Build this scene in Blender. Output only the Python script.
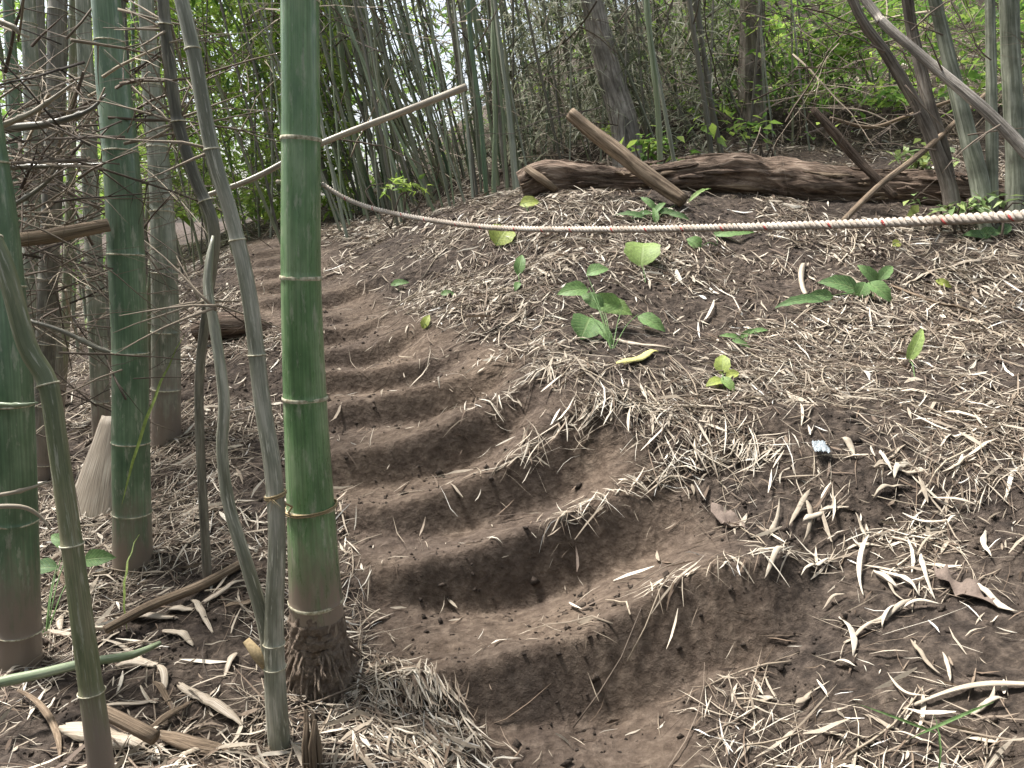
import bpy, math, random
import numpy as np
from mathutils import Vector, Matrix
random.seed(7); RNG = np.random.default_rng(7)
SC = bpy.context.scene
for o in list(bpy.data.objects): bpy.data.objects.remove(o)
COL = SC.collection

# ------------------------------------------------------------------ camera, sky, sun, exposure
H = 1.55; PITCH = math.radians(12); F = 773.0
cam_d = bpy.data.cameras.new('camera'); cam = bpy.data.objects.new('camera', cam_d); COL.objects.link(cam)
cam.location = (0, 0, H); cam.rotation_euler = (math.radians(90) - PITCH, 0, 0)
cam_d.sensor_width = 36; cam_d.lens = 36 * F / 1024; cam_d.clip_start = .02; cam_d.clip_end = 500
SC.camera = cam
SUN_EL, SUN_AZ = 64, -62            # azimuth from +Y towards +X
w = bpy.data.worlds.new('World'); SC.world = w; w.use_nodes = True
wn = w.node_tree; wn.nodes.clear()
sky = wn.nodes.new('ShaderNodeTexSky'); sky.sky_type = 'NISHITA'; sky.sun_disc = False
sky.sun_elevation = math.radians(SUN_EL); sky.sun_rotation = math.radians(SUN_AZ)
sky.air_density = 1.0; sky.dust_density = 4.0; sky.ozone_density = 1.0
bg = wn.nodes.new('ShaderNodeBackground'); bg.inputs['Strength'].default_value = .12
wo = wn.nodes.new('ShaderNodeOutputWorld')
hs = wn.nodes.new('ShaderNodeHueSaturation'); hs.inputs['Saturation'].default_value = .5
wn.links.new(sky.outputs[0], hs.inputs['Color']); wn.links.new(hs.outputs[0], bg.inputs[0]); wn.links.new(bg.outputs[0], wo.inputs[0])
sl = bpy.data.lights.new('sun', 'SUN'); sl.energy = 4.4; sl.angle = math.radians(9); sl.color = (1, .965, .92)
sun = bpy.data.objects.new('sun', sl); COL.objects.link(sun)
e_, a_ = math.radians(SUN_EL), math.radians(SUN_AZ)
sd = Vector((math.cos(e_) * math.sin(a_), math.cos(e_) * math.cos(a_), math.sin(e_)))
sun.rotation_euler = sd.to_track_quat('Z', 'Y').to_euler()
vs = SC.view_settings; vs.view_transform = 'Standard'; vs.look = 'None'; vs.gamma = 1; vs.use_curve_mapping = False
vs.exposure = 1.42
SC.cycles.max_bounces = 6; SC.cycles.transparent_max_bounces = 4

# ------------------------------------------------------------------ picking world points
cp, sp = math.cos(PITCH), math.sin(PITCH)
def at(px, py, Y):
    cx = (px - 512) / F; cy = (384 - py) / F
    t = Y / (cp + cy * sp)
    return Vector((cx * t, Y, H + t * (cy * cp - sp)))
def fwd(P): return P[1] * cp - (P[2] - H) * sp
def tn(y): return math.tan(PITCH + math.atan((y - 384) / F))
def acol(px, py): return ((px - 512) / F) / (cp + (384 - py) / F * sp)

# ------------------------------------------------------------------ noise
def _hash(i, j, s):
    n = (i * 374761393 + j * 668265263 + s * 974634777) & 0xffffffff
    n = ((n ^ (n >> 13)) * 1274126177) & 0xffffffff
    return ((n ^ (n >> 16)) & 0xffff) / 65535.0
def vnoise(x, y, s=0):
    x = np.asarray(x, float); y = np.asarray(y, float)
    i = np.floor(x).astype(np.int64); j = np.floor(y).astype(np.int64)
    u = x - i; v = y - j; u = u * u * (3 - 2 * u); v = v * v * (3 - 2 * v)
    return ((_hash(i, j, s) * (1 - u) + _hash(i + 1, j, s) * u) * (1 - v) +
            (_hash(i, j + 1, s) * (1 - u) + _hash(i + 1, j + 1, s) * u) * v) * 2 - 1
def fbm(x, y, o=4, s=0):
    r = 0; a = 1
    for k in range(o):
        r = r + a * vnoise(x * 2 ** k + 17.3 * k, y * 2 ** k - 9.1 * k, s + k); a *= .5
    return r

# ------------------------------------------------------------------ terrain
SY = [1.3, 1.6, 2.0, 2.4, 2.8, 3.4, 4.0, 4.6, 5.2, 6, 7, 8, 12, 20, 60]
SPX = [-350, 0, 130, 200, 260, 320, 380, 450, 560, 650, 740, 880, 1024, 1350]
SPY = [[850,760,670,600,560,510,470,440,420,400,380,370,350,300,240],
 [840,750,660,595,540,472,430,400,378,355,340,332,300,275,235],
 [850,755,655,582,525,455,405,368,342,315,298,290,275,260,232],
 [850,758,652,572,512,435,380,340,312,285,264,256,248,245,230],
 [855,762,655,575,510,432,375,325,293,263,243,235,230,230,225],
 [860,768,655,585,520,440,380,326,290,253,232,226,215,215,210],
 [900,810,720,610,533,440,372,322,285,245,222,214,200,190,180],
 [930,815,720,640,520,420,346,292,240,212,202,195,180,165,150],
 [930,805,715,600,490,385,315,250,208,186,175,168,145,110,60],
 [920,800,690,580,490,390,315,248,203,180,165,150,110,60,20],
 [900,790,655,556,478,385,316,252,205,182,160,142,92,45,10],
 [860,730,600,515,445,370,306,250,207,184,158,138,85,40,0],
 [800,680,570,480,420,348,292,245,210,186,158,136,82,35,0],
 [740,620,510,430,370,300,255,225,205,175,155,140,95,40,-20]]
A = np.concatenate([np.linspace(-3, -.8, 50)[:-1], np.arange(-.8, .8, .003), np.linspace(.8, 3, 50)])
YR = np.concatenate([np.linspace(-6, .6, 24)[:-1], np.linspace(.6, 1.6, 70)[:-1], np.arange(1.6, 7.2, .008),
                     np.arange(7.2, 8, .018), np.geomspace(8.02, 160, 100)])
rows = np.zeros((len(SY), len(A)))
for k, Yk in enumerate(SY):
    aa = [acol(px, SPY[c][k]) for c, px in enumerate(SPX)]
    zz = [H - tn(SPY[c][k]) * Yk for c in range(len(SPX))]
    rows[k] = np.interp(A, aa, zz)
    g = np.exp(-.5 * (np.arange(-30, 31) / 12.) ** 2); g /= g.sum()
    rows[k, :] = np.convolve(np.pad(rows[k], 30, 'edge'), g, 'valid')
Z = np.zeros((len(YR), len(A)))
ls = np.log(SY)
for c in range(len(A)):
    Z[:, c] = np.interp(np.log(np.maximum(YR, 1.3)), ls, rows[:, c])
# smooth along y (index space, coarse)
g = np.exp(-.5 * (np.arange(-24, 25) / 9.) ** 2); g /= g.sum()
Zp = np.pad(Z, ((24, 24), (0, 0)), 'edge'); Z = sum(g[k] * Zp[k:k + len(YR)] for k in range(49))
Z -= np.where(YR < 1.3, (1.3 - YR) * .22, 0)[:, None]
SLO = (YR < 0)
# each step: lip polyline and riser-foot polyline as seen, plus depth
STEPS = [
 (1.85, [(330,705),(406,676),(482,658),(518,648),(569,634),(619,612),(660,585),(710,565),(770,555),(860,553)],
        [(330,712),(380,712),(436,716),(492,728),(543,728),(619,718),(670,695),(706,672),(770,655),(860,640)], 300),
 (2.31, [(330,588),(379,572),(420,560),(466,545),(500,535),(543,522),(584,505),(620,490),(690,472)],
        [(330,604),(380,606),(462,611),(513,611),(543,602),(584,583),(624,566),(695,549)], 305),
 (2.62, [(330,506),(379,506),(417,500),(443,488),(478,473),(525,453),(569,429),(610,410)],
        [(330,526),(387,535),(423,537),(452,535),(478,527),(507,517),(543,508),(569,497),(625,478)], 300),
 (2.93, [(330,453),(379,448),(420,432),(461,414),(496,402),(524,388),(548,372)],
        [(330,487),(379,489),(417,482),(449,473),(484,463),(519,450),(560,432)], 295),
 (3.26, [(330,406),(367,399),(407,389),(437,381),(470,371),(498,363),(522,350)],
        [(330,432),(390,427),(421,424),(451,416),(480,408),(510,398),(540,382)], 290),
 (3.59, [(325,370),(367,371),(395,365),(418,356),(451,348),(485,340)],
        [(325,394),(367,394),(390,391),(414,387),(440,380),(500,364)], 285),
 (3.92, [(325,350),(355,348),(383,340),(404,330),(430,321)],
        [(325,367),(367,368),(395,365),(425,355),(450,344)], 280),
 (4.25, [(320,328),(353,327),(379,320),(400,310)],
        [(320,346),(362,345),(390,338),(415,325)], 275),
 (4.58, [(320,315),(350,315),(374,312),(398,303)],
        [(320,325),(353,325),(379,321),(404,311)], 270),
 (4.91, [(320,296),(350,290),(367,284),(390,274)], [(320,312),(355,310),(375,306),(405,295)], 245),
 (5.3, [(240,284),(290,281),(340,276),(362,270)], [(240,296),(290,294),(340,290),(370,284)], 235),
 (5.7, [(240,271),(290,269),(335,264),(352,260)], [(240,283),(290,280),(335,275),(352,271)], 232),
 (6.1, [(240,261),(290,258),(330,255),(345,252)], [(240,270),(290,268),(330,263),(345,260)], 232),
 (6.5, [(240,252),(290,250),(330,247),(340,245)], [(240,260),(290,258),(330,254),(340,252)], 232)]
def off(px): return .30 * max(0., (px - 379) / 250) ** 1.3
def smooth01(t): t = np.clip(t, 0, 1); return t * t * (3 - 2 * t)
knotY = []; knotD = []; LIPS = []
def S_at(av, Yv):                     # bilinear lookup in the smooth hillside
    ci = np.interp(av, A, np.arange(len(A))); ri = np.interp(Yv, YR, np.arange(len(YR)))
    c0 = np.clip(ci.astype(int), 0, len(A) - 2); r0 = np.clip(ri.astype(int), 0, len(YR) - 2)
    u = ci - c0; v = ri - r0
    return (Z[r0, c0] * (1 - u) + Z[r0, c0 + 1] * u) * (1 - v) + (Z[r0 + 1, c0] * (1 - u) + Z[r0 + 1, c0 + 1] * u) * v
EY = []; EA = []; EE = []
for Y0, lip, foot, left in STEPS[:10]:
    px, py = lip[-1]; Ye = Y0 + off(px) * (.6 if Y0 < 2 else .85); ae = acol(px, py)
    EY.append(Ye); EA.append(ae); EE.append(H - tn(py) * Ye - float(S_at(np.array([ae]), np.array([Ye]))[0]))
print('bank corrections', np.round(EE, 3))
EY = [.9] + EY + [EY[-1] + 1.5]; EA = [EA[0]] + EA + [EA[-1]]; EE = [EE[0] * .6] + EE + [0]
ev = np.interp(YR, EY, EE)[:, None]; ea = np.interp(YR, EY, EA)[:, None]
Z = Z + ev * np.where(A[None] > ea, np.exp(-((A[None] - ea) / .38) ** 2), np.exp(-((A[None] - ea) / .16) ** 2)) * np.clip((YR[:, None] - .8) / .6, 0, 1)
for Y0, lip, foot, left in STEPS:
    def curve(pl, dy, fo=1.0):
        a = np.array([acol(px, py) for px, py in pl]); Yc = np.array([Y0 + off(px) * (.6 if Y0 < 2 else .85) * fo - dy for px, py in pl])
        z = np.array([H - tn(py) * Y for (px, py), Y in zip(pl, Yc)])
        YY = np.interp(A, a, Yc); zz = np.interp(A, a, z)
        rpx = pl[-1][0]; ar = a[-1]
        wgt = smooth01((ar - A) / .12) * smooth01((A - acol(left, pl[0][1])) / .05)
        return YY, zz, wgt
    yf, zf, wf = curve(foot, .045 if Y0 < 3.5 else .035, .6 if Y0 < 2 else .76); yl, zl, wl = curve(lip, 0)
    knotY += [yf, yl]; knotD += [wf * (zf - S_at(A, yf)), wl * (zl - S_at(A, yl))]
    LIPS.append((A.copy(), yl, wl, lip))
KY = np.array(knotY); KD = np.array(knotD)
D = np.zeros_like(Z)
for c in range(len(A)):
    ky = np.concatenate([[KY[0, c] - .45], KY[:, c], [KY[-1, c] + .5]])
    for k in range(1, len(ky)): ky[k] = max(ky[k], ky[k - 1] + .004)
    kd = np.concatenate([[KD[0, c]* .8], KD[:, c], [0]])
    D[:, c] = np.interp(YR, ky, kd) * (np.clip((YR - 1.0) / .4, 0, 1))
gx = np.exp(-.5 * (np.arange(-9, 10) / 4.) ** 2); gx /= gx.sum()
Dp = np.pad(D, ((0, 0), (9, 9)), 'edge'); D = sum(gx[k] * Dp[:, k:k + len(A)] for k in range(19))
gy = np.array([.08, .24, .36, .24, .08]); Dp = np.pad(D, ((2, 2), (0, 0)), 'edge'); D = sum(gy[k] * Dp[k:k + len(YR)] for k in range(5))
Z = Z + D
G = np.maximum(YR, 1.0)
XX = A[None, :] * G[:, None]; YY = np.repeat(YR[:, None], len(A), 1)
# where the soil is trodden bare (path corridor) -> litter mask, from real position
def project(x, y, z):
    f = y * cp - (z - H) * sp; u = y * sp + (z - H) * cp
    f = np.maximum(f, .05)
    return 512 + F * x / f, 384 - F * u / f
BL = np.array([[235,235,330],[280,235,350],[320,262,440],[350,290,510],[400,318,580],[450,325,640],[500,335,690],[560,350,760],
               [600,365,790],[650,375,790],[680,430,730],[700,455,700],[768,490,710],[900,480,710]], float)
def bare(x, y, z):
    px, py = project(x, y, z)
    l = np.interp(py, BL[:, 0], BL[:, 1]); r = np.interp(py, BL[:, 0], BL[:, 2])
    m = smooth01((px - l + 15) / 30) * smooth01((r + 30 - px) / 70)
    return m * (py > 238) * (y > .5)
BARE = bare(XX, YY, Z)
n1 = fbm(XX * 3, YY * 3, 3, 1); n2 = fbm(XX * 11, YY * 11, 4, 5); n3 = fbm(XX * 38, YY * 38, 3, 11)
lod = np.clip(6 / np.maximum(YY, 1), .3, 1)
rough = (.65 + .35 * (1 - BARE)) * np.clip(1.25 - .14 * YY * BARE, .4, 1)
Z = Z + n1 * .012 * (1 - .6 * BARE) + n2 * .012 * rough + n3 * .0050 * rough * lod
far = np.clip((YY - 7) / 10, 0, 1); Z = Z + far * fbm(XX * .35, YY * .35, 3, 30) * .35
def zat(x, y):
    x = np.asarray(x, float); y = np.asarray(y, float)
    g_ = np.maximum(y, 1.0); av = x / g_
    ci = np.interp(av, A, np.arange(len(A))); ri = np.interp(y, YR, np.arange(len(YR)))
    c0 = np.clip(ci.astype(int), 0, len(A) - 2); r0 = np.clip(ri.astype(int), 0, len(YR) - 2)
    u = ci - c0; v = ri - r0
    return (Z[r0, c0] * (1 - u) + Z[r0, c0 + 1] * u) * (1 - v) + (Z[r0 + 1, c0] * (1 - u) + Z[r0 + 1, c0 + 1] * u) * v
def gz(x, y): return float(zat(np.array([x]), np.array([y]))[0])
def hit(px, py, y0=.7, y1=60):
    Y = y0
    while Y < y1:
        P = at(px, py, Y)
        if P.z < gz(P.x, P.y): return Vector((P.x, P.y, gz(P.x, P.y)))
        Y += .02 if Y < 8 else .1
    P = at(px, py, 8); return Vector((P.x, P.y, gz(P.x, P.y)))
def ground_col(px, Y, py=250):        # ground point at a depth
    P = at(px, py, Y); return Vector((P.x, Y, gz(P.x, Y)))

# ------------------------------------------------------------------ materials
def mat(name, build):
    m = bpy.data.materials.new(name); m.use_nodes = True; t = m.node_tree; t.nodes.clear()
    out = t.nodes.new('ShaderNodeOutputMaterial'); b = t.nodes.new('ShaderNodeBsdfPrincipled')
    t.links.new(b.outputs[0], out.inputs[0]); build(t, b, out); return m
def nd(t, k, **kw):
    n = t.nodes.new('ShaderNode' + k)
    for a, v in kw.items():
        if a.startswith('i_'): n.inputs[int(a[2:]) if a[2:].isdigit() else a[2:]].default_value = v
        else: setattr(n, a, v)
    return n
def ramp(t, src, stops, interp='LINEAR'):
    r = t.nodes.new('ShaderNodeValToRGB'); cr = r.color_ramp; cr.interpolation = interp
    while len(cr.elements) < len(stops): cr.elements.new(.5)
    for e, (p, c) in zip(cr.elements, stops):
        e.position = p; e.color = (c[0], c[1], c[2], 1) if not isinstance(c, (int, float)) else (c, c, c, 1)
    t.links.new(src, r.inputs[0]); return r
def noise(t, vec, scale, detail=5, rough=.6, dist=0):
    n = nd(t, 'TexNoise'); n.inputs['Scale'].default_value = scale; n.inputs['Detail'].default_value = detail
    n.inputs['Roughness'].default_value = rough; n.inputs['Distortion'].default_value = dist
    if vec is not None: t.links.new(vec, n.inputs['Vector'])
    return n
def mapping(t, src, sc):
    m = nd(t, 'Mapping'); m.inputs['Scale'].default_value = sc; t.links.new(src, m.inputs[0]); return m.outputs[0]
def mixc(t, f, a, b, mode='MIX'):
    m = nd(t, 'Mix', data_type='RGBA', blend_type=mode)
    for s, i in ((f, 0), (a, 6), (b, 7)):
        if hasattr(s, 'is_output'): t.links.new(s, m.inputs[i])
        elif i == 0: m.inputs[0].default_value = s
        else: m.inputs[i].default_value = (*s, 1)
    return m.outputs[2]
def bump(t, b, h, strength, dist):
    n = nd(t, 'Bump'); n.inputs['Strength'].default_value = strength; n.inputs['Distance'].default_value = dist
    t.links.new(h, n.inputs['Height']); t.links.new(n.outputs[0], b.inputs['Normal'])

def m_soil(t, b, out):
    co = nd(t, 'TexCoord').outputs['Object']
    at_ = nd(t, 'Attribute', attribute_name='trodden')
    n1 = noise(t, co, 2.2, 6, .6); n2 = noise(t, co, 26, 8, .7); n3 = noise(t, co, 120, 6, .75)
    bank = ramp(t, n2.outputs[0], [(.36, (.028, .022, .018)), (.5, (.061, .048, .039)), (.66, (.132, .106, .086))])
    path = ramp(t, n2.outputs[0], [(.34, (.068, .050, .038)), (.5, (.110, .084, .065)), (.66, (.172, .136, .107))])
    c = mixc(t, at_.outputs['Fac'], bank.outputs[0], path.outputs[0])
    r1 = ramp(t, n1.outputs[0], [(.35, (.72, .70, .70)), (.65, (1.12, 1.08, 1.02))])
    c = mixc(t, 1.0, c, r1.outputs[0], 'MULTIPLY')
    sp_ = ramp(t, n3.outputs[0], [(.64, (0, 0, 0)), (.72, (1, 1, 1))])
    c = mixc(t, mixc(t, .35, (0, 0, 0), sp_.outputs[0]), c, (.30, .24, .17))
    t.links.new(c, b.inputs['Base Color']); b.inputs['Roughness'].default_value = .95; b.inputs['Specular IOR Level'].default_value = .2
    v = nd(t, 'TexVoronoi'); v.inputs['Scale'].default_value = 45; t.links.new(co, v.inputs['Vector'])
    ad = nd(t, 'Math', operation='MULTIPLY_ADD'); t.links.new(n2.outputs[0], ad.inputs[0]); ad.inputs[1].default_value = 2.2; t.links.new(n3.outputs[0], ad.inputs[2])
    a2 = nd(t, 'Math', operation='MULTIPLY_ADD'); t.links.new(v.outputs[0], a2.inputs[0]); a2.inputs[1].default_value = .8; t.links.new(ad.outputs[0], a2.inputs[2])
    bump(t, b, a2.outputs[0], 1.0, .009)
M_SOIL = mat('soil', m_soil)

def leafmat(name, stops, trans=.0, rough=.6, attr=True):
    def bld(t, b, out):
        a = nd(t, 'Attribute', attribute_name='tint')
        r = ramp(t, a.outputs['Fac'], stops)
        co = nd(t, 'TexCoord').outputs['Object']; n = noise(t, co, 60, 3)
        rr = ramp(t, n.outputs[0], [(.3, .8), (.7, 1.12)])
        c = mixc(t, 1.0, r.outputs[0], rr.outputs[0], 'MULTIPLY')
        t.links.new(c, b.inputs['Base Color']); b.inputs['Roughness'].default_value = rough
        b.inputs['Specular IOR Level'].default_value = .3
        if trans:
            tr = nd(t, 'BsdfTranslucent'); t.links.new(c, tr.inputs[0]); mx = nd(t, 'MixShader'); mx.inputs[0].default_value = trans
            t.links.new(b.outputs[0], mx.inputs[1]); t.links.new(tr.outputs[0], mx.inputs[2]); t.links.new(mx.outputs[0], out.inputs[0])
    return mat(name, bld)
M_LITTER = leafmat('dry_litter', [(0, (.055, .038, .028)), (.2, (.16, .115, .08)), (.45, (.27, .225, .17)), (.7, (.44, .38, .30)), (.9, (.56, .515, .43)), (1, (.66, .645, .61))], .12, .7)
M_TWIG = leafmat('dead_twig', [(0, (.035, .026, .02)), (.5, (.13, .10, .075)), (.85, (.28, .23, .17)), (1, (.42, .36, .27))], 0, .8)
M_FRESH = leafmat('fresh_leaf', [(0, (.05, .11, .03)), (.5, (.15, .27, .055)), (1, (.36, .47, .10))], .6, .45)
M_GREYLEAF = leafmat('grey_leaf', [(0, (.03, .038, .022)), (.4, (.09, .11, .06)), (.7, (.20, .22, .13)), (1, (.46, .46, .37))], .45, .5)
def m_herb(t, b, out):
    a = nd(t, 'Attribute', attribute_name='tint'); r = ramp(t, a.outputs['Fac'], [(0, (.06, .12, .045)), (.5, (.15, .26, .085)), (1, (.34, .38, .08))])
    uv = nd(t, 'UVMap').outputs[0]; sx = nd(t, 'SeparateXYZ'); t.links.new(uv, sx.inputs[0])
    ab = nd(t, 'Math', operation='ABSOLUTE'); t.links.new(sx.outputs[0], ab.inputs[0])
    m1 = nd(t, 'Math', operation='MULTIPLY_ADD'); t.links.new(ab.outputs[0], m1.inputs[0]); m1.inputs[1].default_value = -.28; t.links.new(sx.outputs[1], m1.inputs[2])
    m2 = nd(t, 'Math', operation='MULTIPLY'); t.links.new(m1.outputs[0], m2.inputs[0]); m2.inputs[1].default_value = 56
    m3 = nd(t, 'Math', operation='SINE'); t.links.new(m2.outputs[0], m3.inputs[0])
    vr = ramp(t, m3.outputs[0], [(.78, 0), (.98, 1)]); mr = ramp(t, ab.outputs[0], [(.03, 1), (.09, 0)])
    mx_ = nd(t, 'Math', operation='MAXIMUM'); t.links.new(vr.outputs[0], mx_.inputs[0]); t.links.new(mr.outputs[0], mx_.inputs[1])
    co = nd(t, 'TexCoord').outputs['Object']; n = noise(t, co, 70, 4); rr = ramp(t, n.outputs[0], [(.3, .65), (.7, 1.25)])
    c = mixc(t, 1.0, r.outputs[0], rr.outputs[0], 'MULTIPLY')
    k = nd(t, 'Math', operation='MULTIPLY'); t.links.new(mx_.outputs[0], k.inputs[0]); k.inputs[1].default_value = .35
    c = mixc(t, k.outputs[0], c, (.30, .36, .16))
    t.links.new(c, b.inputs['Base Color']); b.inputs['Roughness'].default_value = .55; b.inputs['Specular IOR Level'].default_value = .3
    bump(t, b, mx_.outputs[0], .5, .002)
    tr = nd(t, 'BsdfTranslucent'); t.links.new(c, tr.inputs[0]); mx = nd(t, 'MixShader'); mx.inputs[0].default_value = .3
    t.links.new(b.outputs[0], mx.inputs[1]); t.links.new(tr.outputs[0], mx.inputs[2]); t.links.new(mx.outputs[0], out.inputs[0])
M_HERB = mat('herb_leaf', m_herb)

def culmmat(name, c0, c1, c2, gloss=.35, dust=0.0, spots=.3):
    """green bamboo skin with lengthwise streaks, waxy bloom patches and soil dust low down"""
    def bld(t, b, out):
        uv = nd(t, 'UVMap').outputs[0]
        st = noise(t, mapping(t, uv, (60, 2.5, 1)), 1.0, 5, .65)
        big = noise(t, mapping(t, uv, (3, 4, 1)), 1.0, 4, .6)
        r = ramp(t, big.outputs[0], [(.38, c0), (.5, c1), (.64, c2)])
        s2 = ramp(t, st.outputs[0], [(.36, .74), (.64, 1.2)])
        c = mixc(t, 1.0, r.outputs[0], s2.outputs[0], 'MULTIPLY')
        sp2 = noise(t, mapping(t, uv, (14, 10, 1)), 1.0, 6, .7)
        sr = ramp(t, sp2.outputs[0], [(.55, 0), (.64, spots)])
        c = mixc(t, sr.outputs[0], c, (.44, .42, .34))
        at_ = nd(t, 'Attribute', attribute_name='dust')
        nn = noise(t, mapping(t, uv, (18, 8, 1)), 1.0, 6, .7)
        m1 = nd(t, 'Math', operation='ADD'); t.links.new(at_.outputs['Fac'], m1.inputs[0]); t.links.new(nn.outputs[0], m1.inputs[1])
        dr = ramp(t, m1.outputs[0], [(.62, 0), (1.25, 1)])
        c = mixc(t, dr.outputs[0], c, (.20, .158, .122))
        t.links.new(c, b.inputs['Base Color'])
        rr = ramp(t, nn.outputs[0], [(.3, gloss), (.7, gloss + .22)])
        t.links.new(rr.outputs[0], b.inputs['Roughness'])
        b.inputs['Coat Weight'].default_value = .25; b.inputs['Coat Roughness'].default_value = .2
        bump(t, b, st.outputs[0], .25, .002)
    return mat(name, bld)
M_BIG = culmmat('big_green_culm', (.078, .150, .062), (.120, .212, .090), (.20, .285, .15), .20, spots=.4)
M_DKG = culmmat('dark_green_culm', (.062, .112, .058), (.098, .160, .086), (.155, .22, .13), .30, spots=.4)
M_GRY = culmmat('grey_green_culm', (.12, .135, .09), (.19, .205, .145), (.32, .32, .25), .5, spots=.9)
M_FORK = culmmat('forked_grey_culm', (.12, .12, .08), (.21, .21, .155), (.38, .36, .29), .5, spots=1.0)
M_OLV = culmmat('olive_culm', (.085, .10, .045), (.14, .15, .075), (.22, .20, .12), .5, spots=.5)
M_BRN = culmmat('brown_culm', (.062, .056, .042), (.125, .115, .085), (.21, .195, .15), .6)
M_PALE = culmmat('pale_pole', (.17, .14, .10), (.27, .225, .165), (.38, .33, .25), .6)
M_PGRN = culmmat('pale_green_culm', (.12, .16, .08), (.19, .235, .135), (.29, .33, .22), .45, spots=.5)
def m_ring(t, b, out):
    co = nd(t, 'TexCoord').outputs['Object']; n = noise(t, co, 90, 4)
    r = ramp(t, n.outputs[0], [(.35, (.22, .19, .11)), (.6, (.58, .54, .40))]); t.links.new(r.outputs[0], b.inputs['Base Color']); b.inputs['Roughness'].default_value = .7
M_RING = mat('node_scar', m_ring)
def barkmat(name, c0, c1, c2, sc=1.0, bmp=.02):
    def bld(t, b, out):
        uv = nd(t, 'UVMap').outputs[0]
        co = nd(t, 'TexCoord').outputs['Object']
        s = noise(t, mapping(t, uv, (14 * sc, 3 * sc, 1)), 1.0, 8, .7, .6); p = noise(t, co, 4, 5)
        r = ramp(t, s.outputs[0], [(.36, c0), (.5, c1), (.66, c2)])
        r2 = ramp(t, p.outputs[0], [(.35, .6), (.65, 1.3)])
        t.links.new(mixc(t, 1.0, r.outputs[0], r2.outputs[0], 'MULTIPLY'), b.inputs['Base Color']); b.inputs['Roughness'].default_value = .9
        b.inputs['Specular IOR Level'].default_value = .2
        bump(t, b, s.outputs[0], 1.0, bmp)
    return mat(name, bld)
M_LOG = barkmat('rotten_log', (.042, .030, .022), (.145, .102, .075), (.30, .235, .18), 2.2, .030)
M_STICK = barkmat('old_wood', (.07, .05, .035), (.17, .125, .085), (.30, .235, .17), 1.2, .006)
M_MOT = barkmat('mottled_bark', (.12, .105, .09), (.25, .225, .195), (.42, .385, .34), 1.6, .010)
M_BARK = barkmat('grey_bark', (.075, .062, .05), (.165, .14, .115), (.29, .26, .22), 1.0, .012)
def m_mud(t, b, out):
    co = nd(t, 'TexCoord').outputs['Object']; n = noise(t, co, 38, 8, .72); n2 = noise(t, co, 130, 6, .75)
    r = ramp(t, n.outputs[0], [(.32, (.12, .09, .07)), (.5, (.22, .17, .13)), (.7, (.32, .26, .20))]); t.links.new(r.outputs[0], b.inputs['Base Color']); b.inputs['Roughness'].default_value = .95; b.inputs['Specular IOR Level'].default_value = .15
    ad = nd(t, 'Math', operation='ADD'); t.links.new(n.outputs[0], ad.inputs[0]); t.links.new(n2.outputs[0], ad.inputs[1]); bump(t, b, ad.outputs[0], 1.0, .012)
M_MUD = mat('mud_crust', m_mud)
M_PBARK = barkmat('pale_bark', (.11, .12, .085), (.21, .22, .165), (.36, .37, .30), 1.0, .004)
def m_sheath(t, b, out):
    uv = nd(t, 'UVMap').outputs[0]; s = noise(t, mapping(t, uv, (40, 3, 1)), 1.0, 6, .65)
    r = ramp(t, s.outputs[0], [(.36, (.16, .125, .09)), (.5, (.31, .255, .19)), (.66, (.46, .41, .33))])
    t.links.new(r.outputs[0], b.inputs['Base Color']); b.inputs['Roughness'].default_value = .6; bump(t, b, s.outputs[0], .5, .003)
M_SHEATH = mat('dry_sheath', m_sheath)
def plain(name, c, rough=.7, spec=.4):
    def bld(t, b, out):
        co = nd(t, 'TexCoord').outputs['Object']; n = noise(t, co, 180, 4)
        r = ramp(t, n.outputs[0], [(.3, tuple(v * .75 for v in c)), (.7, tuple(min(1, v * 1.2) for v in c))])
        t.links.new(r.outputs[0], b.inputs['Base Color']); b.inputs['Roughness'].default_value = rough; b.inputs['Specular IOR Level'].default_value = spec
        bump(t, b, n.outputs[0], .4, .001)
    return mat(name, bld)
def m_rope(t, b, out):
    uv = nd(t, 'UVMap').outputs[0]; co = nd(t, 'TexCoord').outputs['Object']; n = noise(t, mapping(t, uv, (9, 260, 1)), 1.0, 5, .7); d = noise(t, co, 14, 5, .65)
    r1 = ramp(t, n.outputs[0], [(.3, (.36, .31, .26)), (.65, (.60, .54, .47))]); r2 = ramp(t, d.outputs[0], [(.35, (.62, .58, .54)), (.6, (1, 1, 1))])
    t.links.new(mixc(t, 1.0, r1.outputs[0], r2.outputs[0], 'MULTIPLY'), b.inputs['Base Color']); b.inputs['Roughness'].default_value = .9; b.inputs['Specular IOR Level'].default_value = .15
    bump(t, b, n.outputs[0], .8, .0015)
M_ROPE = mat('rope_fibre', m_rope)
M_RED = plain('red_yarn', (.36, .07, .06), .8, .2)
M_TWINE = plain('twine', (.30, .23, .13), .9, .2)
M_BRLEAF = plain('brown_leaf', (.13, .10, .082), .8, .2)
M_YLEAF = plain('yellow_leaf', (.50, .45, .17), .6, .3)

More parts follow.
